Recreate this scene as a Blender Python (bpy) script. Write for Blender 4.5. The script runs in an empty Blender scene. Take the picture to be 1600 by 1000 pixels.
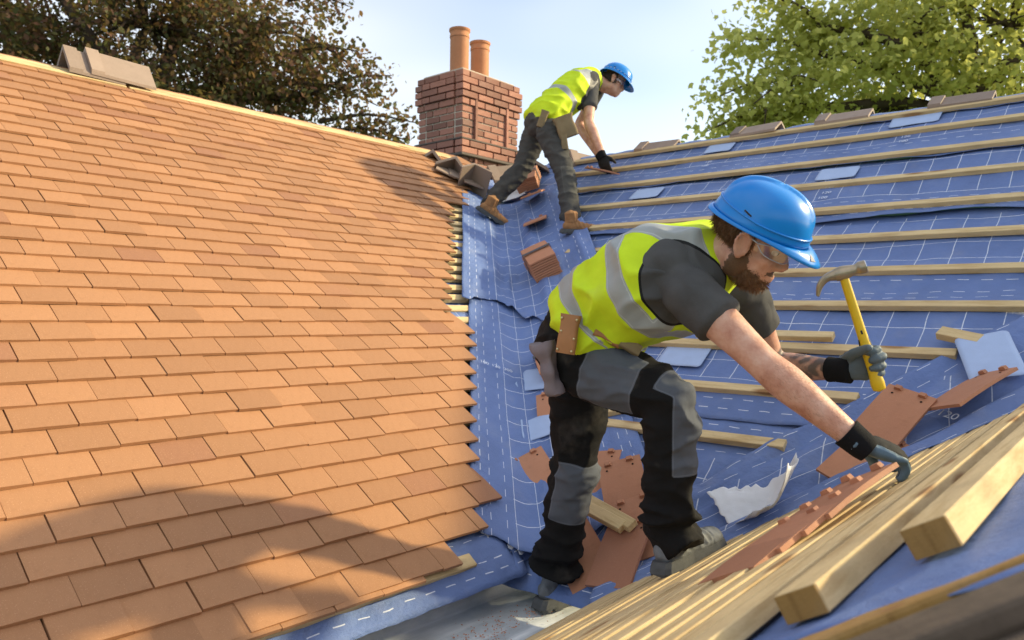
import bpy, bmesh, math, random
import numpy as np
from mathutils import Vector, Matrix, noise
random.seed(7); RNG = np.random.default_rng(7)
SC = bpy.context.scene
COL = SC.collection

# ------------------------------------------------------------------ camera, world, sun, exposure
# World axes: X runs along the tiled slope's courses (away, right), Y runs along the bare slope's battens (away, left).
# The camera is the origin of the survey.
FPX, YAW, PITCH, ROLL = 1212.16, 0.717204, -0.0104479, -0.0136160
cp, sp, cr, sr = math.cos(PITCH), math.sin(PITCH), math.cos(ROLL), math.sin(ROLL)
RR = Matrix(((1, 0, 0), (0, cp, -sp), (0, sp, cp))) @ Matrix(((cr, 0, sr), (0, 1, 0), (-sr, 0, cr)))
MM = Matrix(((math.sin(YAW), math.cos(YAW), 0), (-math.cos(YAW), math.sin(YAW), 0), (0, 0, 1)))
C2W = MM @ RR                                   # camera frame (right, forward, up) -> world


def vec(r, u, f):
    "direction given as right, up, forward seen from the survey point"
    return (C2W @ Vector((r, f, u)))


def at(px, py, d):
    "survey point: sight line and distance -> world"
    return C2W @ Vector(((px - 800) / FPX * d, d, (500 - py) / FPX * d))


cam = bpy.data.cameras.new('camera'); cam_o = bpy.data.objects.new('camera', cam); COL.objects.link(cam_o)
rgt, upv, fwd = C2W @ Vector((1, 0, 0)), C2W @ Vector((0, 0, 1)), C2W @ Vector((0, 1, 0))
m = Matrix((rgt, upv, -fwd)).transposed().to_4x4(); cam_o.matrix_world = m
cam.sensor_width = 36; cam.lens = 36 * FPX / 1600; cam.clip_start = 0.02; cam.clip_end = 2000
cam.dof.use_dof = True; cam.dof.focus_distance = 2.6; cam.dof.aperture_fstop = 5.0
SC.camera = cam_o

SUN_AZ, SUN_EL = math.radians(36), math.radians(26.2)      # azimuth from +X towards -Y
SUN = Vector((math.cos(SUN_AZ) * math.cos(SUN_EL), -math.sin(SUN_AZ) * math.cos(SUN_EL), math.sin(SUN_EL)))
W = bpy.data.worlds.new('World'); SC.world = W; W.use_nodes = True
nt = W.node_tree; nt.nodes.clear()
wo = nt.nodes.new('ShaderNodeOutputWorld'); bg = nt.nodes.new('ShaderNodeBackground')
sky = nt.nodes.new('ShaderNodeTexSky'); sky.sky_type = 'NISHITA'; sky.sun_disc = False
sky.sun_elevation = SUN_EL; sky.sun_rotation = math.atan2(SUN.x, SUN.y)
sky.air_density = 1.0; sky.dust_density = 2.0; sky.ozone_density = 1.2; sky.altitude = 50
# thin high cloud in front of the blue
tc = nt.nodes.new('ShaderNodeTexCoord'); mp = nt.nodes.new('ShaderNodeMapping'); mp.inputs['Scale'].default_value = (1.0, 1.0, 2.6)
nz = nt.nodes.new('ShaderNodeTexNoise'); nz.inputs['Scale'].default_value = 1.0; nz.inputs['Detail'].default_value = 3; nz.inputs['Roughness'].default_value = .5
rp = nt.nodes.new('ShaderNodeValToRGB'); rp.color_ramp.elements[0].position = .36; rp.color_ramp.elements[1].position = .66; rp.color_ramp.elements[0].color = (.12, .12, .12, 1); rp.color_ramp.elements[1].color = (.8, .8, .8, 1)
mx = nt.nodes.new('ShaderNodeMix'); mx.data_type = 'RGBA'; mx.inputs['B'].default_value = (5.5, 5.4, 5.2, 1)
nt.links.new(tc.outputs['Generated'], mp.inputs[0]); nt.links.new(mp.outputs[0], nz.inputs['Vector']); nt.links.new(nz.outputs['Fac'], rp.inputs[0])
nt.links.new(rp.outputs[0], mx.inputs['Factor']); nt.links.new(sky.outputs[0], mx.inputs['A']); nt.links.new(mx.outputs['Result'], bg.inputs[0])
bg.inputs[1].default_value = 0.15; nt.links.new(bg.outputs[0], wo.inputs[0])
sl = bpy.data.lights.new('sun', 'SUN'); sl.energy = 3.4; sl.angle = math.radians(2.2); sl.color = (1.0, .85, .51)
so = bpy.data.objects.new('sun', sl); COL.objects.link(so); so.rotation_euler = (-SUN).to_track_quat('-Z', 'Y').to_euler()
so.location = SUN * 30
VS = SC.view_settings; VS.view_transform = 'Standard'; VS.look = 'None'; VS.gamma = 1; VS.exposure = 0.82; VS.use_curve_mapping = False

# ------------------------------------------------------------------ helpers
def link(name, me, mats=None, parent=None, smooth=False):
    o = bpy.data.objects.new(name, me); COL.objects.link(o)
    if mats is not None and not me.materials:
        for q in (mats if isinstance(mats, (list, tuple)) else [mats]): me.materials.append(q)
    if parent: o.parent = parent
    if smooth: me.polygons.foreach_set('use_smooth', [True] * len(me.polygons))
    return o


def mesh(name, v, f):
    me = bpy.data.meshes.new(name); me.from_pydata([tuple(p) for p in v], [], f); me.update(); return me


def tag(o, label, cat, group=None, kind=None):
    o['label'] = label; o['category'] = cat
    if group: o['group'] = group
    o['kind'] = kind or 'thing'
    return o


def empty(name, loc=(0, 0, 0)):
    e = bpy.data.objects.new(name, None); COL.objects.link(e); e.location = loc; e.empty_display_size = .05; return e


def thing(name, label, cat, loc=(0, 0, 0), group=None):
    return tag(empty(name, loc), label, cat, group)


def keep(o, parent):
    "parent without moving (parent has only a location or a fixed matrix)"
    bpy.context.view_layer.update()
    o.parent = parent; o.matrix_parent_inverse = parent.matrix_world.inverted(); return o


def box_vf(x0, x1, y0, y1, z0, z1):
    v = [(x0, y0, z0), (x1, y0, z0), (x1, y1, z0), (x0, y1, z0), (x0, y0, z1), (x1, y0, z1), (x1, y1, z1), (x0, y1, z1)]
    f = [(0, 3, 2, 1), (4, 5, 6, 7), (0, 1, 5, 4), (1, 2, 6, 5), (2, 3, 7, 6), (3, 0, 4, 7)]
    return [Vector(q) for q in v], f


def bevel_box(name, x0, x1, y0, y1, z0, z1, bev, seg=1):
    v, f = box_vf(x0, x1, y0, y1, z0, z1); me = mesh(name, v, f)
    bm = bmesh.new(); bm.from_mesh(me); bmesh.ops.bevel(bm, geom=bm.edges[:], offset=bev, segments=seg, affect='EDGES', profile=.5)
    bm.to_mesh(me); bm.free(); return me


def join(parts):
    V, F = [], []
    for v, f in parts:
        n = len(V); V += list(v); F += [tuple(i + n for i in q) for q in f]
    return V, F


def catmull(P, t):
    "P list of np arrays, t in [0,len-1]"
    n = len(P); i = min(int(t), n - 2); u = t - i
    p0, p1, p2, p3 = P[max(i - 1, 0)], P[i], P[i + 1], P[min(i + 2, n - 1)]
    return .5 * ((2 * p1) + (-p0 + p2) * u + (2 * p0 - 5 * p1 + 4 * p2 - p3) * u * u + (-p0 + 3 * p1 - 3 * p2 + p3) * u ** 3)


def loft(secs, n=18, sub=4, power=2.0, cap=True, dome=True):
    "secs: (centre, r_side, r_other, side_vector); an elliptical tube through them"
    A = [np.concatenate([np.array(c, float), [a, b], np.array(Vector(s).normalized(), float)]) for c, a, b, s in secs]
    T = np.linspace(0, len(A) - 1, (len(A) - 1) * sub + 1); S = [catmull(A, t) for t in T]
    V, F = [], []
    for k, s in enumerate(S):
        a, b = S[max(k - 1, 0)], S[min(k + 1, len(S) - 1)]
        t = Vector(b[:3] - a[:3]).normalized(); sd = Vector(s[5:8]); sd = (sd - t * sd.dot(t)).normalized(); nn = t.cross(sd)
        for j in range(n):
            q = 2 * math.pi * j / n; c_, s_ = math.cos(q), math.sin(q)
            c_ = math.copysign(abs(c_) ** (2 / power), c_); s_ = math.copysign(abs(s_) ** (2 / power), s_)
            V.append(Vector(s[:3]) + sd * (c_ * max(s[3], .001)) + nn * (s_ * max(s[4], .001)))
    m_ = len(S)
    for k in range(m_ - 1):
        for j in range(n):
            a = k * n + j; b = k * n + (j + 1) % n; F.append((a, b, b + n, a + n))
    if cap:
        for k, sg in ((0, -1), (m_ - 1, 1)):
            s = S[k]; o = S[1] if k == 0 else S[m_ - 2]; t = Vector(s[:3] - o[:3]).normalized()
            V.append(Vector(s[:3]) + t * (min(s[3], s[4]) * (.6 if dome else 0))); c = len(V) - 1
            for j in range(n):
                a = k * n + j; b = k * n + (j + 1) % n
                F.append((b, a, c) if sg < 0 else (a, b, c))
    return V, F


def tube(pts, rad, n=8, sub=3):
    "round tube, radii list"
    P = [Vector(p) for p in pts]; d = (P[-1] - P[0]).normalized(); s = d.cross(Vector((.13, .27, .95)))
    if s.length < .2: s = d.cross(Vector((1, 0, 0)))
    return loft([(p, r, r, s) for p, r in zip(P, rad)], n=n, sub=sub)


def ball(c, r, R=None, n=16, k=10):
    "ellipsoid with radii r, axes R (3x3)"
    R = R or Matrix.Identity(3); V = []; F = []
    for i in range(k + 1):
        t = math.pi * i / k
        for j in range(n):
            p = 2 * math.pi * j / n
            V.append(Vector(c) + R @ Vector((r[0] * math.sin(t) * math.cos(p), r[1] * math.sin(t) * math.sin(p), r[2] * math.cos(t))))
    for i in range(k):
        for j in range(n):
            a = i * n + j; b = i * n + (j + 1) % n; F.append((a, a + n, b + n, b))
    return V, F


def remesh(name, parts, vox, it=4, fac=.5):
    "union of closed shapes as one continuous, smoothed surface"
    v, f = join(parts); me = mesh('tmp', v, f); o = bpy.data.objects.new('tmp', me); COL.objects.link(o)
    a = o.modifiers.new('r', 'REMESH'); a.mode = 'VOXEL'; a.voxel_size = vox; a.adaptivity = 0
    b = o.modifiers.new('s', 'SMOOTH'); b.iterations = it; b.factor = fac
    dg = bpy.context.evaluated_depsgraph_get(); out = bpy.data.meshes.new_from_object(o.evaluated_get(dg), depsgraph=dg)
    bpy.data.objects.remove(o); bpy.data.meshes.remove(me); out.name = name; out.materials.clear(); return out


def coords(me):
    c = np.empty(len(me.vertices) * 3); me.vertices.foreach_get('co', c); return c.reshape(-1, 3)


def normals(me):
    c = np.empty(len(me.vertices) * 3); me.vertices.foreach_get('normal', c); return c.reshape(-1, 3)


def setco(me, c):
    me.vertices.foreach_set('co', c.ravel()); me.update()


def attr(me, name, val):
    a = me.attributes.new(name, 'FLOAT', 'POINT'); a.data.foreach_set('value', np.asarray(val, float))


def segdist(c, a, b):
    a = np.array(a); b = np.array(b); d = b - a; t = np.clip(((c - a) @ d) / (d @ d), 0, 1); return np.linalg.norm(c - (a + t[:, None] * d), axis=1), t


# ------------------------------------------------------------------ materials
class NT:
    def __init__(s, name):
        s.m = bpy.data.materials.new(name); s.m.use_nodes = True; s.t = s.m.node_tree; s.b = s.t.nodes['Principled BSDF']; s.out = s.t.nodes['Material Output']

    def n(s, typ, **kw):
        q = s.t.nodes.new('ShaderNode' + typ)
        for k, v in kw.items():
            if k in q.inputs: s.set(q.inputs[k], v)
            else: setattr(q, k, v)
        return q

    def set(s, sock, v):
        if hasattr(v, 'is_output'): s.t.links.new(v, sock)
        elif isinstance(v, (tuple, list)) and len(v) == 3 and sock.type == 'RGBA': sock.default_value = (*v, 1)
        else: sock.default_value = v

    def math(s, op, a, b=None, c=None, clamp=False):
        q = s.t.nodes.new('ShaderNodeMath'); q.operation = op; q.use_clamp = clamp
        for i, v in enumerate((a, b, c)):
            if v is not None: s.set(q.inputs[i], v)
        return q.outputs[0]

    def mix(s, f, a, b, mode='MIX'):
        q = s.t.nodes.new('ShaderNodeMix'); q.data_type = 'RGBA'; q.blend_type = mode
        s.set(q.inputs['Factor'], f); s.set(q.inputs['A'], a); s.set(q.inputs['B'], b); return q.outputs['Result']

    def ramp(s, f, stops):
        q = s.t.nodes.new('ShaderNodeValToRGB'); e = q.color_ramp.elements
        while len(e) < len(stops): e.new(.5)
        for k, (p, c) in enumerate(stops): e[k].position = p; e[k].color = (*c, 1) if isinstance(c, tuple) else (c, c, c, 1)
        s.set(q.inputs[0], f); return q.outputs[0]

    def coord(s, which='Object', scale=(1, 1, 1), rot=(0, 0, 0)):
        c = s.t.nodes.new('ShaderNodeTexCoord'); q = s.t.nodes.new('ShaderNodeMapping'); q.inputs['Scale'].default_value = scale; q.inputs['Rotation'].default_value = rot
        s.t.links.new(c.outputs[which], q.inputs[0]); return q.outputs[0]

    def noise(s, v, scale, detail=4, rough=.55, out='Fac'):
        q = s.n('TexNoise', Scale=scale, Detail=detail, Roughness=rough); s.set(q.inputs['Vector'], v); return q.outputs[out]

    def bump(s, h, strength=.3, dist=.01):
        q = s.n('Bump', Strength=strength, Distance=dist); s.set(q.inputs['Height'], h); s.t.links.new(q.outputs[0], s.b.inputs['Normal']); return q

    def fin(s, color, rough=.7, spec=.3, **kw):
        s.set(s.b.inputs['Base Color'], color); s.set(s.b.inputs['Roughness'], rough); s.set(s.b.inputs['Specular IOR Level'], spec)
        for k, v in kw.items(): s.set(s.b.inputs[k], v)
        return s.m

    def rnd(s):
        a = s.t.nodes.new('ShaderNodeObjectInfo').outputs['Random']; b = s.t.nodes.new('ShaderNodeNewGeometry').outputs['Random Per Island']
        return s.math('FRACT', s.math('ADD', a, s.math('MULTIPLY', b, 7.31)))

    def at(s, name):
        q = s.t.nodes.new('ShaderNodeAttribute'); q.attribute_name = name; return q.outputs['Fac']


def m_clay(name, base, dark, speck=.5, spread=.3):
    s = NT(name); r = s.rnd(); co = s.coord('Object')
    c1 = s.ramp(r, [(0, tuple(x * (1 - spread * .5) for x in base)), (.45, base), (.8, tuple(x * (1 + spread * .45) for x in base)), (.93, tuple(x * (1 + spread * .3) for x in base)), (.97, dark), (1, dark)])
    big = s.noise(co, 9, 3); c2 = s.mix(s.math('MULTIPLY', big, .45), c1, dark)
    sp_ = s.noise(co, 420, 2, .6); c3 = s.mix(s.ramp(sp_, [(.62, 0), (.72, speck)]), c2, tuple(min(1, x * 1.5 + .08) for x in base))
    st = s.noise(s.coord('Object', (60, 6, 60)), 1, 4); c4 = s.mix(s.ramp(st, [(.55, 0), (.8, .07)]), c3, (.16, .09, .07)); c4 = s.mix(s.ramp(s.noise(co, 26, 5, .65), [(.55, 0), (.75, .35)]), c4, tuple(x * .62 for x in base))
    s.bump(s.math('ADD', s.math('MULTIPLY', sp_, .4), s.noise(co, 70, 4)), .35, .002)
    return s.fin(c4, s.ramp(big, [(.3, .62), (.7, .82)]), .3)


def m_wood(name, base, dark, axis=0):
    s = NT(name); sc = [42, 42, 42]; sc[axis] = 6.0
    r = s.rnd(); off = s.n('VectorMath', operation='ADD'); s.t.links.new(s.coord('Object', tuple(sc)), off.inputs[0])
    cb = s.n('CombineXYZ', X=s.math('MULTIPLY', r, 37), Y=s.math('MULTIPLY', r, 11)); s.t.links.new(cb.outputs[0], off.inputs[1])
    g = s.noise(off.outputs[0], 1.0, 6, .6)
    c = s.ramp(g, [(.3, dark), (.5, base), (.75, tuple(min(1, x * 1.12) for x in base))])
    kn = s.n('TexVoronoi', Scale=1.0, feature='F1'); sc2 = [13, 13, 13]; sc2[axis] = 3.2; off2 = s.n('VectorMath', operation='ADD'); s.t.links.new(s.coord('Object', tuple(sc2)), off2.inputs[0]); s.t.links.new(cb.outputs[0], off2.inputs[1]); s.t.links.new(off2.outputs[0], kn.inputs['Vector'])
    c = s.mix(s.ramp(kn.outputs['Distance'], [(.13, .9), (.24, 0)]), c, (.24, .11, .04))
    dirt = s.noise(s.coord('Object', (7, 7, 7)), 1, 3); c = s.mix(s.ramp(dirt, [(.5, 0), (.75, .35)]), c, (.36, .27, .16))
    c = s.mix(s.math('MULTIPLY', r, .25), c, dark)
    fine = s.noise(s.coord('Object', (90, 240, 240) if axis == 0 else (240, 90, 240)), 1, 3, .7); c = s.mix(s.ramp(fine, [(.5, 0), (.75, .35)]), c, dark); s.bump(s.math('ADD', g, s.math('MULTIPLY', fine, .5)), .45, .003); return s.fin(c, .8, .2)


def m_cloth(name, col, var=.25, weave=900, rough=.9, bumpy=.25):
    s = NT(name); co = s.coord('Object'); a = s.noise(co, 14, 4); w = s.noise(co, weave, 1)
    c = s.mix(a, tuple(x * (1 - var) for x in col), tuple(min(1, x * (1 + var)) for x in col)); c = s.mix(s.math('MULTIPLY', w, .3), c, tuple(x * .6 for x in col))
    s.bump(s.math('ADD', s.math('MULTIPLY', w, .25), s.noise(co, 38, 5)), bumpy, .006); return s.fin(c, rough, .2)


def m_plain(name, col, rough=.5, spec=.4, metal=0., var=.12, scale=25, bump=.1, **kw):
    s = NT(name); a = s.noise(s.coord('Object'), scale, 4); c = s.mix(a, tuple(x * (1 - var) for x in col), tuple(min(1, x * (1 + var)) for x in col))
    if bump: s.bump(s.noise(s.coord('Object'), scale * 6, 3), bump, .002)
    return s.fin(c, rough, spec, Metallic=metal, **kw)


def m_membrane(name, width, base=(.15, .225, .47), sym=True, grid=True):
    "blue breather membrane: printed white grid in the middle, broken lines along both edges; UV in metres (u along, v across)"
    s = NT(name); uv = s.n('UVMap'); sep = s.n('SeparateXYZ'); s.t.links.new(uv.outputs[0], sep.inputs[0]); u0, v0 = sep.outputs[0], sep.outputs[1]
    wob = s.noise(s.coord('Object'), 6, 2); u = s.math('ADD', u0, s.math('MULTIPLY', wob, .012)); v = s.math('ADD', v0, s.math('MULTIPLY', wob, .010))

    def line(x, p, w): return s.math('LESS_THAN', s.math('ABSOLUTE', s.math('SUBTRACT', x, p)), w)

    def per(x, per_, w): return s.math('LESS_THAN', s.math('ABSOLUTE', s.math('SUBTRACT', s.math('MULTIPLY', s.math('FRACT', s.math('ADD', s.math('DIVIDE', x, per_), .5)), per_), per_ * .5)), w)
    dash = s.math('LESS_THAN', s.math('FRACT', s.math('DIVIDE', u, .085)), .48)
    dl = None
    for p in (.06, .11, .20):
        for q in ((p, width - p) if sym else (p,)):
            l = line(v, q, .0018); dl = l if dl is None else s.math('MAXIMUM', dl, l)
    dl = s.math('MULTIPLY', dl, dash)
    fac = dl
    if grid:
        inside = s.math('MULTIPLY', s.math('GREATER_THAN', v, .245), s.math('LESS_THAN', v, width - (.245 if sym else .0)))
        g = s.math('MAXIMUM', per(u, .13, .0018), per(s.math('SUBTRACT', v, .25), .13, .0016)); fac = s.math('MAXIMUM', fac, s.math('MULTIPLY', g, inside))
    wear = s.noise(s.coord('Object'), 55, 3); fac = s.math('MULTIPLY', fac, s.ramp(wear, [(.25, .55), (.5, .95)]))
    a = s.noise(s.coord('Object'), 4, 5); c = s.ramp(a, [(.25, tuple(x * .82 for x in base)), (.55, base), (.8, (base[0] * 1.5, base[1] * 1.3, base[2] * 1.05))])
    dust = s.noise(s.coord('Object'), 11, 5); c = s.mix(s.ramp(dust, [(.55, 0), (.8, .22)]), c, (.36, .36, .42))
    c = s.mix(fac, c, (.72, .76, .86))
    wv = s.n('TexWave', Scale=160, Distortion=1.2); s.t.links.new(uv.outputs[0], wv.inputs['Vector'])
    h = s.math('ADD', s.math('MULTIPLY', wv.outputs['Fac'], .06), s.math('ADD', s.noise(s.coord('Object'), 9, 4), s.math('ADD', s.math('MULTIPLY', s.noise(s.coord('Object'), 45, 4), .28), s.math('MULTIPLY', s.math('ABSOLUTE', s.math('SUBTRACT', s.noise(s.coord('Object'), 13, 5, .6), .5)), -1.6))))
    s.bump(h, .75, .014); return s.fin(c, .55, .32)


M = {}
M['tile'] = m_clay('clay_tile', (.385, .192, .088), (.30, .140, .072), .7, .30)
M['tile_old'] = m_clay('old_concrete_tile', (.32, .235, .18), (.19, .145, .12), .6, .4)
M['brick'] = m_clay('chimney_brick', (.33, .140, .092), (.20, .105, .08), .5, .8)
M['mortar'] = m_plain('mortar', (.50, .43, .34), .95, .1, bump=.6, scale=30, var=.3)
M['pot'] = m_clay('chimney_pot_clay', (.52, .22, .10), (.38, .17, .09), .3, .2)
M['wood'] = m_wood('pine_batten', (.64, .485, .26), (.47, .32, .145), 0)
M['woody'] = m_wood('pine_batten_cross', (.66, .47, .215), (.50, .33, .13), 1)
M['endgrain'] = m_wood('sawn_end', (.33, .19, .06), (.22, .12, .035), 2)
M['memb'] = {w: m_membrane('breather_membrane_%d' % int(w * 100), w, sym=w > .9) for w in (.74, .80, .98, 1.0)}
M['memb_plain'] = m_membrane('breather_membrane_edge', .44, grid=False)
M['patch'] = m_cloth('pale_patch', (.40, .50, .72), .12, 300, .7, .15)
M['white'] = m_cloth('white_underside', (.78, .79, .82), .06, 500, .7, .2)
M['print'] = m_plain('print_white', (.72, .76, .85), .7, .1, bump=0)


def m_lead():
    s = NT('grey_lead_gutter'); co = s.coord('Object'); st = s.noise(s.coord('Object', (2.2, 16, 5)), 1, 5); n2 = s.noise(co, 6, 6, .65)
    c = s.ramp(n2, [(.3, (.34, .37, .39)), (.55, (.50, .53, .55)), (.75, (.62, .64, .65))]); c = s.mix(s.ramp(st, [(.5, 0), (.68, .75)]), c, (.80, .81, .81))
    c = s.mix(s.ramp(s.noise(co, 3, 4), [(.52, 0), (.7, .45)]), c, (.30, .24, .17)); s.bump(s.noise(co, 40, 5), .35, .004); return s.fin(c, .6, .4)


M['lead'] = m_lead()
M['leadflash'] = m_plain('lead_flashing', (.10, .075, .06), .7, .3, var=.4, scale=8, bump=.4)
M['ground'] = m_plain('lawn', (.07, .12, .035), .95, .1, var=.5, scale=1.2, bump=.4)

# ------------------------------------------------------------------ the roof surfaces as heights
TL, CL, TR, CR, TN = .716767, -2.118386, .702723, -2.385444, .592
GZ = -1.0
ZL = lambda X, Y: CL + TL * Y
ZR = lambda X, Y: CR + TR * X
ZN = lambda X, Y: -.140 - TN * Y + .045 * (X - 1.5)            # under the near battens
AL, AR = math.atan(TL), math.atan(TR)
EAVE_Y, RIDGE_Y, RIDGE_X = 1.76, 4.735, 5.16
VAL = (CL - CR) / TR


def H(X, Y): return max(ZL(X, Y) if Y > 1.70 else -9, ZR(X, Y), ZN(X, Y), GZ)


def on(px, py, lift=0.0):
    "where a sight line meets the roof"
    d = .5
    while d < 9:
        p = at(px, py, d)
        if p.z < H(p.x, p.y) + lift: return p
        d += .004
    return at(px, py, 6)


def surf_frame(X, Y, rz=0):
    e = .02; n = Vector((-(H(X + e, Y) - H(X - e, Y)) / (2 * e), -(H(X, Y + e) - H(X, Y - e)) / (2 * e), 1)).normalized()
    t = Vector((math.cos(rz), math.sin(rz), 0)); t = (t - n * t.dot(n)).normalized(); b = n.cross(t)
    return Matrix((t, b, n)).transposed()


# ------------------------------------------------------------------ ground
def rect(name, pts, mat): return link(name, mesh(name, pts, [tuple(range(len(pts)))]), mat)


g = rect('ground', [(-600, -600, -5.6), (600, -600, -5.6), (600, 600, -5.6), (-600, 600, -5.6)], M['ground']); g['kind'] = 'structure'; g['label'] = 'green lawn far below the roofs'; g['category'] = 'ground'

# ------------------------------------------------------------------ tiled slope
cl_, sl_ = math.cos(AL), math.sin(AL)
LROT = Matrix(((1, 0, 0), (0, cl_, -sl_), (0, sl_, cl_)))      # local x along courses, y up the slope, z out


def lpt(x, s, h): return Vector((x, EAVE_Y, ZL(0, EAVE_Y))) + LROT @ Vector((0, s, h))     # s metres above the eave


TW, TT = .1655, .0105


def tile_mesh(name, w, l, nx=3, ny=3, nibs=False, camber=.003):
    "plain clay tile: tail at y=0, head at y=l, slightly cambered"
    bm = bmesh.new(); top = {}; bot = {}
    for i in range(nx + 1):
        for j in range(ny + 1):
            x = w * (i / nx - .5); y = l * j / ny; z = -camber * ((y / l - .45) * 2) ** 2 - camber * .4 * (2 * x / w) ** 2
            top[i, j] = bm.verts.new((x, y, z + TT)); bot[i, j] = bm.verts.new((x, y, z))
    for i in range(nx):
        for j in range(ny):
            bm.faces.new((top[i, j], top[i + 1, j], top[i + 1, j + 1], top[i, j + 1])); bm.faces.new((bot[i, j], bot[i, j + 1], bot[i + 1, j + 1], bot[i + 1, j]))
    for i in range(nx):
        bm.faces.new((bot[i, 0], bot[i + 1, 0], top[i + 1, 0], top[i, 0])); bm.faces.new((top[i, ny], top[i + 1, ny], bot[i + 1, ny], bot[i, ny]))
    for j in range(ny):
        bm.faces.new((top[0, j], top[0, j + 1], bot[0, j + 1], bot[0, j])); bm.faces.new((bot[nx, j], bot[nx, j + 1], top[nx, j + 1], top[nx, j]))
    me = bpy.data.meshes.new(name); bm.to_mesh(me); bm.free(); return me


roofL = thing('tiled_roof', 'orange clay tiled roof slope with new staggered plain tiles left of the valley', 'roof')
tl_mesh = tile_mesh('roof_tile', TW - .0032, .21, 2, 2); tl_mesh.materials.append(M['tile'])
half_mesh = {}
tiles = []
S_TOT = (RIDGE_Y - EAVE_Y) / cl_
NR = int((S_TOT - .03) / .1)
tilt = math.atan(.024 / .2)
PH = [.0826, .0]
for k in range(-1, NR):
    s = k * .1 + .012 if k >= 0 else -.004
    yrow = EAVE_Y + s * cl_
    f = (s / S_TOT)
    if k <= 3: xe = yrow + {-1: -.02, 0: .0, 1: .13, 2: .21, 3: .10}[k]
    elif f < .34: xe = yrow + .085 + .015 * random.random()
    elif f < .72: xe = yrow - .06 - .03 * random.random()
    else: xe = yrow + .05 + .10 * (f - .72) / .28
    xs = xe - TW * .5; x = xs; first = True
    ph = (k % 2) * TW * .5 + .0315; i = int((xe - .02 - ph) / TW)
    rest = xe - (ph + i * TW)
    if rest > .035 and k >= 0: tiles.append((k, ph + i * TW + rest / 2, s + random.uniform(-.003, .003), random.uniform(-.006, .006), random.uniform(-.001, .002), rest / TW))
    while True:
        xc = ph + (i - .5) * TW; i -= 1
        if xc < -.75: break
        tiles.append((k, xc + random.uniform(-.0012, .0012), s + random.uniform(-.0025, .0025), random.uniform(-.006, .006), random.uniform(-.0015, .0025), 1.0))
        if k == -1 and xc > 1.75 and random.random() < .0: tiles.pop()


def tile_matrix(k, xc, s, rz, lift, sx=1.0):
    base = lpt(0, s, .020 + .008 + lift); base.x = xc
    R = LROT @ Matrix.Rotation(-tilt, 3, 'X') @ Matrix.Rotation(rz, 3, 'Z') @ Matrix.Rotation(math.sin(xc * 91.7 + s * 57.3) * .006, 3, 'Y') @ Matrix.Diagonal((sx, 1, 1))
    o = base + LROT @ Vector((0, 0, .020)); m4 = R.to_4x4(); m4.translation = o; return m4


# those that show largest stand on their own, the rest is one joined part
def near(t):
    p = tile_matrix(*t).translation; v = C2W.transposed() @ p
    px, py = 800 + FPX * v.x / v.y, 500 - FPX * v.z / v.y
    return v.y + (50 if not (-90 < px < 1600 and -50 < py < 1060) else 0)


tiles.sort(key=near)
V, F = [], []; tv = [Vector(v.co) for v in tl_mesh.vertices]; tf = [tuple(p.vertices) for p in tl_mesh.polygons]
for n, t in enumerate(tiles):
    m4 = tile_matrix(*t)
    if n < 300:
        o = link('tile', tl_mesh, None, roofL); o.matrix_world = m4
    else:
        b = len(V); V += [m4 @ q for q in tv]; F += [tuple(i + b for i in q) for q in tf]
o = link('tile_courses', mesh('tile_courses', V, F), M['tile'], roofL); o['kind'] = 'stuff'
# battens showing at the raw edge, and the deck beneath
bat_me = {}


def batten(name, length, w=.05, h=.025, mat='wood', axis=0, bev=.002):
    key = (round(length, 3), w, h, mat)
    if key not in bat_me:
        me = bevel_box(name, 0, length, -w / 2, w / 2, 0, h, bev); me.materials.append(M[mat]); bat_me[key] = me
    return bat_me[key]


for k in range(NR + 1):
    s = k * .1 + .16; y = EAVE_Y + s * cl_
    if s > S_TOT - .03: break
    L = 1.6; x1 = y + .10 + random.uniform(-.02, .03)
    o = link('batten', batten('batten', L), None, roofL); m4 = LROT.to_4x4(); m4 = m4 @ Matrix.Rotation(random.uniform(-.006, .006), 4, 'Z'); p = lpt(0, s, .004); p.x = x1 - L; m4.translation = p; o.matrix_world = m4


def grid_sheet(name, fn, nu, nv, mat, parent=None, thick=.0015, smooth=True, uvs=None):
    "sheet of fabric: fn(a,b)->(x,y,z,u,v)"
    V = []; UV = []
    for i in range(nu + 1):
        for j in range(nv + 1):
            r = fn(i / nu, j / nv); V.append(r[:3]); UV.append(r[3:])
    F = [(i * (nv + 1) + j, (i + 1) * (nv + 1) + j, (i + 1) * (nv + 1) + j + 1, i * (nv + 1) + j + 1) for i in range(nu) for j in range(nv)]
    me = mesh(name, V, F); ul = me.uv_layers.new(name='UVMap')
    li = np.empty(len(me.loops), int); me.loops.foreach_get('vertex_index', li); ul.data.foreach_set('uv', np.array(UV)[li].ravel())
    o = link(name, me, mat, parent, smooth)
    if thick:
        sm = o.modifiers.new('thickness', 'SOLIDIFY'); sm.thickness = thick; sm.offset = -1
    return o


def wr(x, y, z=0, sc=1.0): return noise.fractal(Vector((x * sc, y * sc, z)), 1.0, 2.0, 4)


def deckL(a, b):
    x = -.8 + a * 6.2; s = -.02 + b * (S_TOT + .02); p = lpt(0, s, .0); return (x if x < p.y + .75 else p.y + .75, p.y, p.z - .003, x, s)


grid_sheet('underlay', deckL, 60, 30, M['memb'][1.0], roofL)
# back of the ridge
link('back_slope', mesh('b', [(-.8, RIDGE_Y + .003, ZL(0, RIDGE_Y) - .005), (5.0, RIDGE_Y + .003, ZL(0, RIDGE_Y) - .005), (5.0, 7.6, ZL(0, RIDGE_Y) - 2.05), (-.8, 7.6, ZL(0, RIDGE_Y) - 2.05)], [(0, 1, 2, 3)]), M['memb_plain'], roofL)
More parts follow.
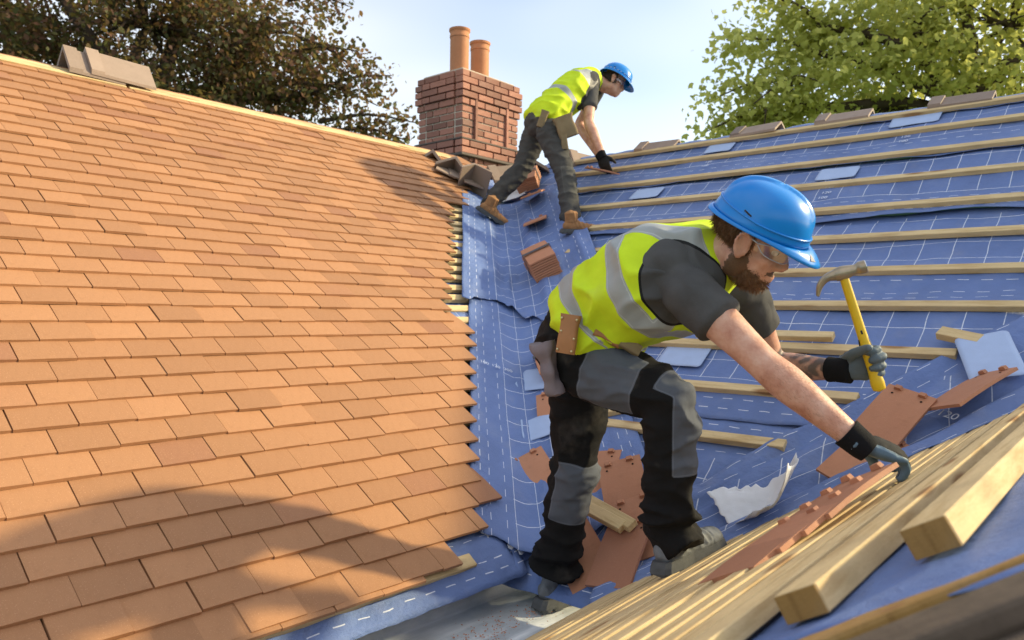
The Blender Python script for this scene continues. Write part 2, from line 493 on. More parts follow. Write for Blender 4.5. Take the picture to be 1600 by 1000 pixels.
# ridge: blue strip and twin battens along it
zr = ZL(0, RIDGE_Y)
for j, (dy, dz) in enumerate(((-.085, -.026), (-.03, .004), (.03, -.012))):
    for (xa, xb) in ((-.8, 1.9), (1.92, 4.55)):
        o = link('ridge_batten', batten('ridge_batten', xb - xa, .045, .028), None, roofL); o.location = (xa, RIDGE_Y + dy, zr + dz); o.rotation_euler = (AL * (.9 if dy < 0 else -.5), 0, random.uniform(-.003, .003))
grid_sheet('ridge_strip', lambda a, b: (-.8 + a * 5.35, RIDGE_Y + .02 + b * .12, zr + .036 - .10 * b * b + .008 * wr(a * 20, b * 3) - (.03 if b < .1 else 0), a * 5.35, b * .2), 70, 6, M['memb_plain'], roofL)

# ------------------------------------------------------------------ bare slope: membrane sheets, battens
roofR = thing('bare_roof', 'bare roof slope under blue printed membrane with pine battens, right of the valley', 'roof')
SEC = 1 / math.cos(AR)
RROT = Matrix(((0, math.cos(AR), -math.sin(AR)), (1, 0, 0), (0, math.sin(AR), math.cos(AR))))   # local x = Y... columns below
BX = [5.077, 4.869, 4.626, 4.372, 4.126, 3.879, 3.632, 3.409, 3.161, 2.927, 2.692]
edges = [(4.60, 5.22, .74), (4.06, 4.66, .74), (3.43, 4.12, .80), (2.80, 3.50, .80), (2.02, 2.88, .98)]
for q, (xa, xb, w) in enumerate(edges):
    def fn(a, b, xa=xa, xb=xb, q=q):
        Y = -.7 + a * (xb * .5 + xa * .5 - VAL + .85)
        X = xa + b * (xb - xa) + .010 * wr(Y * 1.5, q * 3.1)
        if b > .5: X = min(X, RIDGE_X)
        base = max(ZR(X, Y), ZL(X, Y) + .004 if Y > 1.8 else -9)
        # sag between battens, slack folds
        dmin = min(abs(X - bx) for bx in BX)
        sag = -.006 * min(1, dmin / .1)
        w_ = .014 * wr(X * 7 + q * 5, Y * 2.2, q) + .022 * max(0, wr(X * 2.2, Y * 1.3, q + 4)) * min(1, dmin / .06)
        lift = .010 + .006 * (4 - q) * 0 + (.010 * max(0, .25 - b) * 4 * (.5 + wr(Y * 2.3, q * 7)))
        X2 = X; z = base + .022 + sag + min(w_, .018) + lift - .02 - (.012 * b)
        return (X2, Y, z + (.010 if b < .9 else 0), Y, (X - xa) * SEC)
    grid_sheet('membrane_sheet', fn, 110, 34, M['memb'][w], roofR)
rm = Matrix((Vector((0, 1, 0)), Vector((math.cos(AR), 0, math.sin(AR))), Vector((-math.sin(AR), 0, math.cos(AR))))).transposed()
# local x = Y axis, local y = up slope, local z must be right handed: flip x
rm = Matrix((Vector((0, -1, 0)), Vector((math.cos(AR), 0, math.sin(AR))), Vector((-math.sin(AR), 0, math.cos(AR))))).transposed()
ENDS = {0: (3.95, -.7), 1: (3.75, -.7), 2: (3.50, -.7), 3: (3.28, -.7), 4: (3.18, -.7), 5: (2.93, -.7), 6: (2.75, -.7), 7: (2.62, -.7), 8: (2.35, .625), 9: (2.2, .89), 10: (1.92, 1.06)}
for k, bx in enumerate(BX):
    ya, yb = ENDS[k]
    o = link('batten', batten('batten', ya - yb, .042, .026), None, roofR); m4 = rm.to_4x4() @ Matrix.Rotation(random.uniform(-.004, .004), 4, 'Z'); m4.translation = Vector((bx, ya, ZR(bx, 0) + .024)); o.matrix_world = m4
zrR = ZR(RIDGE_X, 0)
link('back_slope', mesh('b', [(RIDGE_X + .012, -.8, zrR + .015), (RIDGE_X + .012, 4.3, zrR + .015), (8, 4.3, zrR - 2), (8, -.8, zrR - 2)], [(0, 1, 2, 3)]), M['memb_plain'], roofR)
grid_sheet('ridge_strip', lambda a, b: (RIDGE_X - .10 + b * .22, -.8 + a * 4.9, zrR + .030 - .075 * abs(b - .5) * 2 + .012 * wr(a * 30, b * 2) + .01 * math.sin(a * 70) * .4, a * 4.9, b * .3), 90, 10, M['memb_plain'], roofR)
# pale patches printed over the membrane
def patch(px, py, w, h, rz=0, lift=.030, parent=roofR, mat='patch', name='patch'):
    c = on(px, py, .0); fr = surf_frame(c.x, c.y, rz)
    def fn(a, b):
        r = .02; x = (a - .5) * w; y = (b - .5) * h
        ax, ay = abs(x) - w / 2 + r, abs(y) - h / 2 + r
        if ax > 0 and ay > 0:
            L = math.hypot(ax, ay)
            if L > r: x = math.copysign(w / 2 - r + ax * r / L, x); y = math.copysign(h / 2 - r + ay * r / L, y)
        p = c + fr @ Vector((x, y, 0)); p.z = max(p.z, H(p.x, p.y)) + lift + .003 * wr(p.x * 8, p.y * 8); return (*p, x, y)
    return grid_sheet(name, fn, 14, 10, M[mat], parent, .001)


for (px, py, w, h) in ((1430, 194, .27, .15), (1124, 238, .20, .13), (1308, 279, .22, .14), (1010, 309, .22, .14), (1068, 566, .22, .15), (935, 432, .24, .12)):
    patch(px, py, w, h, -math.pi / 2)


def number(txt, px, py, size, rz, parent, lift=.034):
    c = on(px, py); cu = bpy.data.curves.new('t', 'FONT'); cu.body = txt; cu.size = size; cu.align_x = 'CENTER'
    t = bpy.data.objects.new('t', cu); COL.objects.link(t); dg = bpy.context.evaluated_depsgraph_get(); dg.update(); me = bpy.data.meshes.new_from_object(t.evaluated_get(dg)); bpy.data.objects.remove(t)
    me.materials.clear(); o = link('printed_number', me, M['print'], parent); m4 = surf_frame(c.x, c.y, rz).to_4x4(); m4.translation = c + Vector((0, 0, lift)); o.matrix_world = m4; return o


for (px, py, t) in ((1296, 303, '300'), (1290, 312, '120'), (1284, 320, '100'), (1418, 217, '300'), (1414, 224, '120'), (1410, 231, '100'), (1110, 256, '100'), (1106, 262, '120'), (1100, 268, '150'), (990, 330, '120'), (985, 337, '100'), (1585, 484, '200')):
    number(t, px, py, .035, -math.pi / 2, roofR)

# ------------------------------------------------------------------ box gutter
gut = thing('box_gutter', 'grey lead box gutter with chalky streaks at the foot of the tiled slope', 'gutter')
def gfn(a, b):
    X = -.9 + a * 3.15; t = b
    prof = [(1.36, GZ - .02), (1.43, GZ - .004), (1.55, GZ - .004), (1.72, GZ), (1.81, GZ + .008), (1.835, -.93), (1.84, -.84)]
    u = t * (len(prof) - 1); i = min(int(u), len(prof) - 2); f = u - i
    y = prof[i][0] * (1 - f) + prof[i + 1][0] * f; z = prof[i][1] * (1 - f) + prof[i + 1][1] * f
    return (X, y, z + .003 * wr(X * 4, y * 9), X, y)
grid_sheet('lining', gfn, 60, 24, M['lead'], gut, .003)
# eave strip of membrane hanging into the gutter
ev = grid_sheet('eave_membrane', lambda a, b: (-.8 + a * 2.95 - .10 * b * (a > .97), 1.90 - b * .20 - .01 * wr(a * 14, 1), max(ZL(0, 1.90 - b * .22) + .012, 0) * 0 + ZL(0, 1.90) + .012 - TL * b * .16 - .075 * max(0, b - .45) + .008 * wr(a * 25, b * 3), -.8 + a * 2.95, .02 + b * .26), 90, 12, M['memb_plain'], None)
tag(ev, 'narrow blue membrane strip along the eave under the lowest tiles', 'membrane')
# a pine fillet under the lowest course
o = link('batten', batten('batten', 2.6, .05, .03), None, roofL); m4 = LROT.to_4x4(); p = lpt(0, .03, -.002); p.x = -.75; m4.translation = p; o.matrix_world = m4

# ------------------------------------------------------------------ near slope: membrane, battens
roofN = thing('near_roof', 'near roof slope with closely set pine battens in the right foreground', 'roof')
AN = math.atan(TN)
NX = Vector((1, 0, .045)).normalized(); NY = Vector((0, -math.cos(AN), math.sin(AN))); NY = (NY - NX * NY.dot(NX)).normalized(); NZ = NX.cross(NY)
NROT = Matrix((NX, -NY, -NZ)).transposed()
NZ = Vector((NROT[0][2], NROT[1][2], NROT[2][2]))
def vend(Y): return (ZN(2.4, Y) - CR) / TR                       # where the near slope meets the bare slope
def nearfn(a, b):
    Y = 1.5 - b * 1.42; X0 = -.3 if Y > .50 else .86; X = X0 + a * (vend(Y) - .05 - X0)
    return (X, Y, ZN(X, Y) - .004 + .006 * wr(X * 4, Y * 6) + (.014 * max(0, wr(X * 3, Y * 5, 3)) if Y < .5 else 0), X, 1.5 - Y + .02)
grid_sheet('membrane', nearfn, 60, 40, M['memb'][1.0], roofN)
# its lower edge, turned down into the gutter
el = grid_sheet('gutter_edge_membrane', lambda a, b: (-.3 + a * 2.45, 1.50 - b * .20 - .012 * wr(a * 9, 2), max(GZ + .008, ZN(-.3 + a * 2.45, 1.50 - b * .20) + .012 + .01 * b) + .006 * wr(a * 12, b * 2), -.3 + a * 2.45, b * .28), 80, 12, M['memb_plain'], None)
tag(el, 'blue membrane edge with broken white line between gutter and near battens', 'membrane')
y = 1.33
rows = []
while y > .405:
    rows.append((y, -.35, .040, .026)); y -= .0418 + .003 * random.random()
rows += [(.335, .93, .058, .036), (.225, 1.06, .060, .040)]
for y, x0, w, h in rows:
    x1 = vend(y) + random.uniform(-.10, .14)
    me = batten('batten', round(x1 - x0, 2), w, h)
    o = link('batten', me, None, roofN)
    m4 = NROT.to_4x4() @ Matrix.Rotation(random.uniform(-.0025, .0025), 4, 'Z'); m4.translation = Vector((x0, y, ZN(x0, y) + .002 + random.uniform(0, .009))); o.matrix_world = m4
    if x0 > 0:                                                   # sawn end, darker than the planed face
        e = link('sawn_end', bevel_box('sawn_end', -.003, .0, -w / 2 + .001, w / 2 - .001, .001, h - .001, .0005), M['endgrain'], o)

# ------------------------------------------------------------------ chimney
chim = thing('chimney', 'red brick chimney stack with corbelled top and two clay pots', 'chimney')
CC = at(721, 240, 7.2); CX, CY = CC.x, CC.y; CW, CD = .80, .60          # near corner, size along X and along Y
z0, ztop = .95, at(721, 97, 7.2).z
CH = .0655; NCO = int((ztop - z0) / CH)
core = bevel_box('mortar', CX + .012, CX + CW - .012, CY + .012, CY + CD - .012, z0, z0 + NCO * CH - .012, .004); link('mortar_core', core, M['mortar'], chim)
bme = {}
def brick(x0, x1, y0, y1, z0_, z1_):
    key = (round(x1 - x0, 3), round(y1 - y0, 3), round(z1_ - z0_, 3))
    if key not in bme:
        me = bevel_box('brick', 0, key[0], 0, key[1], 0, key[2], .003); me.materials.append(M['brick']); bme[key] = me
    o = link('brick', bme[key], None, chim); o.location = (x0 + random.uniform(-.002, .002), y0 + random.uniform(-.002, .002), z0_)
BL, G = .20, .012
for c in range(NCO):
    zt = z0 + c * CH; out = 0.0
    if c >= NCO - 1: out = .012
    elif c >= NCO - 4: out = .030
    elif c == NCO - 5: out = .015
    zrel = NCO - c
    if 11 <= zrel <= 12: out = .035
    xa, xb, ya, yb = CX - out, CX + CW + out, CY - out, CY + CD + out
    th = .095
    nX = max(1, round((xb - xa) / BL)); nY = max(1, round((yb - ya) / BL)); off = (c % 2) * .5
    def cuts(a, b, n, off):
        L = (b - a) / n; cs = [a] + [a + L * (i + off) for i in range(0 if off else 1, n + (0 if not off else 0)) if a + .03 < a + L * (i + off) < b - .03] + [b]; return cs
    cs = cuts(xa, xb, nX, off)
    for i in range(len(cs) - 1):
        for (p, q) in ((ya, ya + th), (yb - th, yb)):
            dy = -.022 if (p == ya and (xa + .10 < cs[i] + .02 and cs[i + 1] < xa + .24) or (p == ya and cs[i] > xb - .26 and cs[i + 1] < xb - .05)) and 4 < zrel < 12 else 0
            brick(cs[i] + G / 2, cs[i + 1] - G / 2, p + dy, q + dy, zt, zt + CH - G)
    cs = cuts(ya + th + G, yb - th - G, max(1, nY - 1), .5 - off)
    for i in range(len(cs) - 1):
        for (p, q) in ((xa, xa + th), (xb - th, xb)):
            brick(p, q, cs[i] + G / 2, cs[i + 1] - G / 2, zt, zt + CH - G)
# raised panel frame on the sunny face
for xx in (CX + .16, CX + CW - .20):
    me = bevel_box('pilaster', xx, xx + .035, CY - .022, CY + .03, z0, ztop - 4.6 * CH, .004); link('pilaster', me, M['brick'], chim)
cap = bevel_box('flaunching', CX + .03, CX + CW - .03, CY + .03, CY + CD - .03, z0 + NCO * CH - .008, z0 + NCO * CH + .02, .012, 2); link('flaunching', cap, M['mortar'], chim)
for zz, hh, oo in ((z0 + (NCO - 12) * CH - .03, .028, .045), (z0 + (NCO - 10.2) * CH + .005, .02, .03)):
    link('lead_flashing', bevel_box('fl', CX - oo, CX + CW + oo, CY - oo, CY + CD + oo, zz, zz + hh, .006), M['leadflash'], chim)
def lathe(prof, n=28):
    V = []; F = []
    for r, z in prof:
        for j in range(n): V.append(Vector((r * math.cos(2 * math.pi * j / n), r * math.sin(2 * math.pi * j / n), z)))
    for i in range(len(prof) - 1):
        for j in range(n): a = i * n + j; b = i * n + (j + 1) % n; F.append((a, b, b + n, a + n))
    return V, F
for px, d, hh, rr_ in ((718, 7.42, .43, .092), (750, 7.75, .42, .094)):
    zt = z0 + NCO * CH; c = at(px, 80, d); prof = [(rr_ * .98, -.02), (rr_ * .98, hh - .085), (rr_ * 1.03, hh - .08), (rr_ * 1.03, hh - .06), (rr_ * .99, hh - .055), (rr_ * 1.0, hh - .03), (rr_ * 1.10, hh - .02), (rr_ * 1.11, hh), (rr_ * .95, hh), (rr_ * .82, hh - .02), (rr_ * .8, 0)]
    v, f = lathe(prof); o = link('chimney_pot', mesh('pot', v, f), M['pot'], chim, True); o.location = (c.x, c.y, zt)
    o.modifiers.new('e', 'EDGE_SPLIT').split_angle = math.radians(40)
#==PART2==
# ------------------------------------------------------------------ loose membrane in the valleys
def smax(a, b, k=.05):
    h = max(k - abs(a - b), 0) / k; return max(a, b) + h * h * k * .25


def vstrip(t0, t1, e0, e1, lift, amp, seed, flare=0.0, ragged=0.0):
    def fn(a, b):
        t = t0 + a * (t1 - t0); e = e0 + b * (e1 - e0) + flare * b * (1 - a) + .012 * wr(t * 3, seed) * (b < .05 or b > .95)
        t += ragged * wr(b * 2.2, seed + 3) * (1 - a) + .02 * wr(b * 5, seed) * (a < .04)
        X, Y = t + e / 2, t - e / 2
        z = smax(ZL(X, Y), ZR(X, Y), .10) + lift
        z += amp * (wr(t * 2.5, e * 5, seed) * .7 + max(0, wr(t * 1.2, e * 8, seed + 5)) * 1.3) * min(1, 8 * b * (1 - b) + .25)
        return (X, Y, max(z, GZ + .02, ZR(X, Y) + lift * .8), (t - t0) * 1.6, b * 1.0)
    return fn


o = grid_sheet('valley_membrane', vstrip(1.90, 4.25, .075, 1.02, .040, .012, 11), 150, 46, M['memb'][1.0]); tag(o, 'long blue membrane strip running down the valley beside the raw tile edge', 'membrane')
o = grid_sheet('folded_membrane', vstrip(2.98, 4.15, .02, 1.15, .062, .030, 23, 0, .22), 90, 60, M['memb'][1.0]); tag(o, 'rumpled blue membrane with ragged lower edge below the strapped tiles', 'membrane')
# slack membrane rolled up along the lower valley, beside the near battens
def drape(a, b):
    # a along the lower valley (from the gutter up to the right), b across (0 at the battens, 1 up the bare slope)
    y = 1.42 - a * 1.55; xv = vend(y); X = xv - .10 + b * (.34 + .26 * a); Y = y + .10 * (b - .3)
    z = smax(ZR(X, Y), ZN(X, Y), .06) + .035
    fold = .050 * math.exp(-((b - .20 - .05 * math.sin(a * 9)) / .09) ** 2) + .030 * math.exp(-((b - .55 - .08 * math.sin(a * 7 + 1)) / .07) ** 2) * (.5 + .5 * math.sin(a * 11))
    z += fold * (.55 + .6 * a) + .016 * wr(a * 7, b * 5, 2) + (.03 * max(0, b - .85) * 6 * (.5 + wr(a * 5, 9)) if b > .85 else 0)
    return (X + .02 * wr(a * 8, b * 2, 5), Y, z, a * 1.9, b * .8 + .08)
o = grid_sheet('slack_membrane', drape, 110, 50, M['memb'][.98]); tag(o, 'slack folded blue membrane lying along the top of the near battens', 'membrane')
patch(1545, 595, .26, .17, .3, .085, o, name='patch')
vm = bpy.data.objects['valley_membrane']
for (px, py, w, h, rz) in ((836, 612, .17, .17, .25), (838, 690, .15, .14, .6)):
    patch(px, py, w, h, rz, .060, vm)
for (px, py, t) in ((757, 588, '100'), (775, 594, '120'), (794, 600, '300')):
    number(t, px, py, .032, math.radians(-40), vm, .062)
number('120', 1476, 700, .045, -2.0, bpy.data.objects['slack_membrane'], .10)


def scrap(name, label, px, py, w, h, rz, lift, curl, seed, tri=.6):
    c = on(px, py); fr = surf_frame(c.x, c.y, rz)
    def fn(a, b):
        wd = 1 - tri * (1 - b) ** 1.2
        x = (a - .5) * w * wd + .18 * w * (1 - b) * (1 if seed % 2 else -1) + .02 * wr(b * 4, seed); y = (b - .5) * h * (1 + .35 * wr(a * 2.2, seed + 2)) + .03 * wr(a * 6, seed) * (b > .9 or b < .1)
        p = c + fr @ Vector((x, y, 0)); z = max(p.z, H(p.x, p.y)) + lift + curl * max(0, a - .6) ** 2 * 5 + .5 * curl * max(0, .2 - b) ** 2 * 6 + .008 * wr(a * 3, b * 3, seed)
        return (p.x - .25 * curl * max(0, a - .6), p.y, z, x, y)
    return tag(grid_sheet(name, fn, 36, 28, M['white']), label, 'membrane scrap')


scrap('membrane_scrap', 'white curled membrane flap in front of the bent knee of the near worker', 1172, 842, .30, .22, -1.15, .075, .13, 3)
scrap('membrane_scrap', 'white torn membrane scrap between the far worker and the small clay tiles', 802, 316, .36, .26, .3, .085, .06, 8)
scrap('membrane_scrap', 'pale torn membrane end poking out under the lowest tiles at the gutter', 785, 852, .17, .06, 2.3, .02, .02, 5)

# ------------------------------------------------------------------ loose tiles
def nib_tile(name, l=.265, w=.165):
    me = tile_mesh(name, w, l, 4, 4, camber=.004); bm = bmesh.new(); bm.from_mesh(me)
    for sx in (-.042, .042):
        v, f = box_vf(sx - .014, sx + .014, l - .018, l - .004, TT - .003, TT + .008); vs = [bm.verts.new(q) for q in v]
        for q in (vs[4:8]): q.co.x = sx + (q.co.x - sx) * .7
        for q in f: bm.faces.new([vs[i] for i in q])
        for k in range(8):                                    # nail hole rim
            pass
    bm.to_mesh(me); bm.free(); me.materials.append(M['tile2']); me.materials.append(M['leadflash']); return me


M['tile2'] = m_clay('clay_tile_loose', (.48, .22, .12), (.38, .17, .10), .35, .25)
NIB = nib_tile('loose_tile')


def loose(px, py, rz, label, lift=.03, pitch=0, roll=0, me=None, group='loose clay tiles'):
    c = on(px, py); R = surf_frame(c.x, c.y, rz) @ Matrix.Rotation(pitch, 3, 'X') @ Matrix.Rotation(roll, 3, 'Y')
    o = link('clay_tile', me or NIB, None); m4 = R.to_4x4(); m4.translation = c + Vector((0, 0, lift)) - R @ Vector((0, .13, 0)); o.matrix_world = m4
    h = link('nail_hole', HOLE, None, o); return tag(o, label, 'roof tile', group)


hv = []; 
for sx in (-.05, .05): hv.append(([Vector((sx + .0042 * math.cos(j * .785), .228 + .0042 * math.sin(j * .785), TT - .0022)) for j in range(8)], [tuple(range(8))]))
HOLE = mesh('nail_hole', *join(hv)); HOLE.materials.append(m_plain('hole_dark', (.03, .02, .015), .9, .1, bump=0))

loose(868, 665, math.radians(-52), 'clay tile standing on edge behind the thigh of the near worker', .05, .25)
loose(838, 770, math.radians(-30), 'clay tile half hidden behind the shin of the far leg', .06, .2)
loose(930, 762, math.radians(-70), 'clay tile lying between the knees of the near worker', .04, .05)
loose(976, 790, math.radians(-50), 'upright clay tile with two nail holes left of the bent knee', .055, .25)
loose(1000, 850, math.radians(-46), 'clay tile partly covered by the bent leg above the front boot', .055, .12)
loose(905, 890, math.radians(-32), 'clay tile leaning beside the two short battens by the rear boot', .055, .2)
loose(968, 905, math.radians(-82), 'clay tile leaning towards the gutter in front of the two short battens', .085, .12, -.1)
loose(1390, 712, math.radians(-112), 'clay tile with two nibs just behind the gloved hand', .125, .08, .05)
loose(1512, 672, math.radians(-122), 'clay tile seen edge on among the folds at the right', .13, -.1, -.55)
loose(1350, 760, math.radians(-115), 'clay tile edge peeping out below the gloved hand', .085, .05, .35)
loose(832, 333, math.radians(-50), 'small far clay tile above the other near the white scrap', .14, -.32)
loose(836, 372, math.radians(-45), 'small far clay tile below the other, over the strapped stack', .12, -.30)
# tiles laid out on the near battens, nibs upwards, the glove closing on them
d0 = Vector((1.36, .645, 0)); dd = Vector((.50, -.19, 0)).normalized()
for i, w_ in enumerate(('lowest', 'second', 'third', 'topmost')):
    p = d0 + dd * (.064 * i); p.z = ZN(p.x, p.y) + .034 + .0085 * i
    n_ = NZ; t = dd - n_ * dd.dot(n_); t.normalize(); q = Matrix((t.cross(n_) , t, n_)).transposed() @ Matrix.Rotation(.10, 3, 'X')
    o = link('clay_tile', NIB, None); m4 = q.to_4x4(); m4.translation = p; o.matrix_world = m4
    tag(o, '%s of four overlapped clay tiles with nibs under the gloved hand' % w_, 'roof tile', 'tiles on the near battens')


def pack(px, py, rz, n, label, lift=.05):
    c = on(px, py); R = surf_frame(c.x, c.y, rz); e = thing('tile_stack', label, 'tile stack', c + Vector((0, 0, lift)), 'strapped tile stacks'); e.rotation_euler = R.to_euler()
    for i in range(n):
        o = link('tile', PK, None, e); o.location = (random.uniform(-.003, .003), -.13 + random.uniform(-.004, .004), i * .0155); o.rotation_euler = (0, 0, random.uniform(-.02, .02))
    hh = n * .0155 + .003
    v, f = join([box_vf(-.089, .089, -.012, .012, hh, hh + .0015), box_vf(-.0895, -.088, -.012, .012, 0, hh), box_vf(.088, .0895, -.012, .012, 0, hh)])
    link('strap', mesh('strap', v, f), M['strap'], e)


M['strap'] = m_plain('grey_strap', (.07, .07, .075), .5, .4, bump=0)
PK = tile_mesh('pack_tile', .165, .26, 3, 4, camber=.007); PK.materials.append(M['tile2'])
pack(850, 440, math.radians(-35), 9, 'strapped stack of clay tiles lower down, above the near worker back', .07)
pack(828, 306, math.radians(-55), 7, 'strapped stack of clay tiles higher up between the far worker legs', .09)
pack(868, 585, math.radians(-40), 5, 'strapped stack of clay tiles almost hidden behind the near worker hip', .05)


# loose battens
def lbat(px, py, L, rz, label, lift=.03, roll=0, w=.042, h=.026):
    c = on(px, py); R = surf_frame(c.x, c.y, rz) @ Matrix.Rotation(roll, 3, 'Y'); o = link('loose_batten', batten('loose_batten', L, w, h), None)
    m4 = R.to_4x4(); m4.translation = c + Vector((0, 0, lift)) - R @ Vector((L / 2, 0, 0)); o.matrix_world = m4; return tag(o, label, 'batten', 'loose offcut battens')


lbat(934, 862, .26, math.radians(72), 'left one of two short pine offcuts standing between the boots', .125)
lbat(952, 860, .24, math.radians(70), 'right one of two short pine offcuts standing between the boots', .122)
lbat(1190, 547, .60, math.radians(-90), 'short pine batten doubled on the row behind the tattooed forearm', .055)
lbat(1500, 553, .15, math.radians(-112), 'small pine block near the pale patch at the right edge', .05, 0, .05, .03)
lbat(978, 660, .20, math.radians(-60), 'pine batten end between the legs above the bent knee', .05)

# debris in the gutter
V, F = [], []
for i in range(260):
    x = random.gauss(1.82, .16); y = random.gauss(1.62, .045); r = random.uniform(.001, .0032)
    v, f = ball((x, y, GZ + .006), (r * random.uniform(.6, 1.6), r * random.uniform(.6, 1.6), r * .6), n=5, k=3); b = len(V); V += v; F += [tuple(i_ + b for i_ in q) for q in f]
o = link('tile_chips', mesh('chips', V, F), M['tile2']); tag(o, 'orange tile crumbs scattered along the lead gutter', 'debris', kind='stuff')

# ------------------------------------------------------------------ ridge tiles
def ridge_mesh(L=.46, w=.17, a=38, t=.016, collar=True):
    "angular ridge tile: inverted V with a raised collar at one end"
    def prof(off, ww):
        ca, sa = math.cos(math.radians(a)), math.sin(math.radians(a)); return [(-ww * ca, -ww * sa), (-.02 * ca, -.02 * sa + .004), (0, .004), (.02 * ca, -.02 * sa + .004), (ww * ca, -ww * sa)], off
    def seg(x0, x1, up, ww):
        P, _ = prof(0, ww); V = []; 
        for x in (x0, x1):
            for y, z in P: V.append(Vector((x, y, z + up)))
            for y, z in P: V.append(Vector((x, y * .985, z + up - t)))
        n = 5; F = []
        for i in range(n - 1):
            F += [(i, i + 1, 2 * n + i + 1, 2 * n + i), (n + i + 1, n + i, 3 * n + i, 3 * n + i + 1), (i + 1, i, n + i, n + i + 1), (2 * n + i, 2 * n + i + 1, 3 * n + i + 1, 3 * n + i)]
        F += [(0, 2 * n, 3 * n, n), (n - 1, 2 * n - 1, 4 * n - 1, 3 * n - 1)]
        return V, F
    me = mesh('ridge_tile', *join([seg(0, L, 0, w), seg(0, .07, .014, w * 1.01)])); me.materials.append(M['tile_old']); return me


RT = ridge_mesh(); RTs = ridge_mesh(.30, .13)
def ridge_tile(p, rz, label, rx=0, ry=0, me=None, group='old ridge tiles'):
    o = link('ridge_tile', me or RT, None); o.location = p; o.rotation_euler = (rx, ry, rz); return tag(o, label, 'ridge tile', group)


for px, py, lab in ((1502, 150, 'old ridge tile nearest the right edge of the bare roof ridge'), (1318, 176, 'second old ridge tile from the right on the bare roof ridge'), (1183, 199, 'third old ridge tile from the right on the bare roof ridge'), (1028, 225, 'fourth ridge tile from the right, nearest the far worker')):
    d = 5.0
    for i in range(400):
        d = 3 + i * .01
        if at(px, py, d).x > RIDGE_X: break
    p = at(px, py, d); ridge_tile((RIDGE_X + .01, p.y + .155, zrR + .068), -math.pi / 2 + random.uniform(-.05, .05), lab, random.uniform(-.05, .05), random.uniform(-.02, .02), ridge_mesh(.33, .12, 33))
q1 = at(100, 90, 5); q2 = at(220, 120, 5)
ridge_tile((1.60, RIDGE_Y - .01, zr + .155), .02, 'left of two old ridge tiles resting on the tiled roof ridge', 0, .02, ridge_mesh(.30, .175, 52))
ridge_tile((1.715, RIDGE_Y - .01, zr + .172), .01, 'right one of two old ridge tiles on the tiled roof ridge', 0, .03, ridge_mesh(.36, .18, 52))
# pile of old tiles round the chimney foot
for (px, py, d, rx, ry, rz, L, w, lab) in ((676, 236, 6.15, .15, .25, .55, .30, .17, 'old ridge tile tipped against the left foot of the chimney'), (712, 246, 6.00, .35, .55, .9, .28, .17, 'old ridge tile standing askew at the chimney corner'), (742, 256, 5.95, .2, 1.0, 1.2, .26, .16, 'old ridge tile on end right of the chimney corner'), (762, 262, 6.1, .25, -.18, -.35, .42, .15, 'long old ridge tile slanting up behind the far worker rear leg'), (890, 236, 6.35, .2, .1, -.4, .36, .16, 'old ridge tile behind the far worker arms'), (832, 250, 6.35, -.2, .1, .5, .30, .15, 'old ridge tile glimpsed between the far worker legs')):
    ridge_tile(at(px, py, d), rz, lab, rx, ry, ridge_mesh(L, w, 42))
OLDT = NIB.copy(); OLDT.materials.clear(); OLDT.materials.append(M['tile_old'])
for i, lab in enumerate(('left one of three weathered plain tiles lying below the chimney corner', 'middle one of three weathered plain tiles lying below the chimney corner', 'right one of three weathered plain tiles lying below the chimney corner')):
    c = left_pt = lpt(0, 3.16 - i * .09, .075 + .012 * i); o = link('old_roof_tile', OLDT, None); m4 = (LROT @ Matrix.Rotation(-.75 + .16 * i, 3, 'Z') @ Matrix.Rotation(-.06, 3, 'X')).to_4x4(); m4.translation = Vector((4.12 + i * .075, c.y, c.z)); o.matrix_world = m4; tag(o, lab, 'roof tile', 'weathered tiles at the chimney foot')

# ------------------------------------------------------------------ foreground old tiles, right under the camera
M['old_dark'] = m_plain('mossy_old_tile', (.10, .075, .055), .9, .2, var=.7, scale=18, bump=.6)
a_, b_ = at(1240, 1030, .80), at(1680, 832, .80)
def slab(p, q, w, h, mat, name, label, cat, nrm):
    d = (q - p); L = d.length; d.normalize(); n = (nrm - d * nrm.dot(d)).normalized(); s_ = n.cross(d)
    o = link(name, bevel_box(name, 0, L, -w, 0, -h, 0, .006, 2), M[mat]); m4 = Matrix((d, s_, n)).transposed().to_4x4(); m4.translation = p; o.matrix_world = m4; return tag(o, label, cat)
slab(at(1215, 1012, .86), at(1700, 815, .86), .10, .022, 'endgrain', 'weathered_board', 'brown weathered board edge below the sawn batten ends', 'board', Vector((.1, .5, .85)))
slab(at(1290, 1012, .74), at(1700, 850, .74), .14, .024, 'old_dark', 'old_roof_tile', 'dark mossy old roof tile in the bottom right corner', 'roof tile', Vector((.1, .45, .85)))
slab(at(1350, 1045, .70), at(1700, 905, .70), .2, .05, 'old_dark', 'old_roof_tile', 'lower dark old roof tile cut off by the bottom right corner', 'roof tile', Vector((.1, .45, .85)))
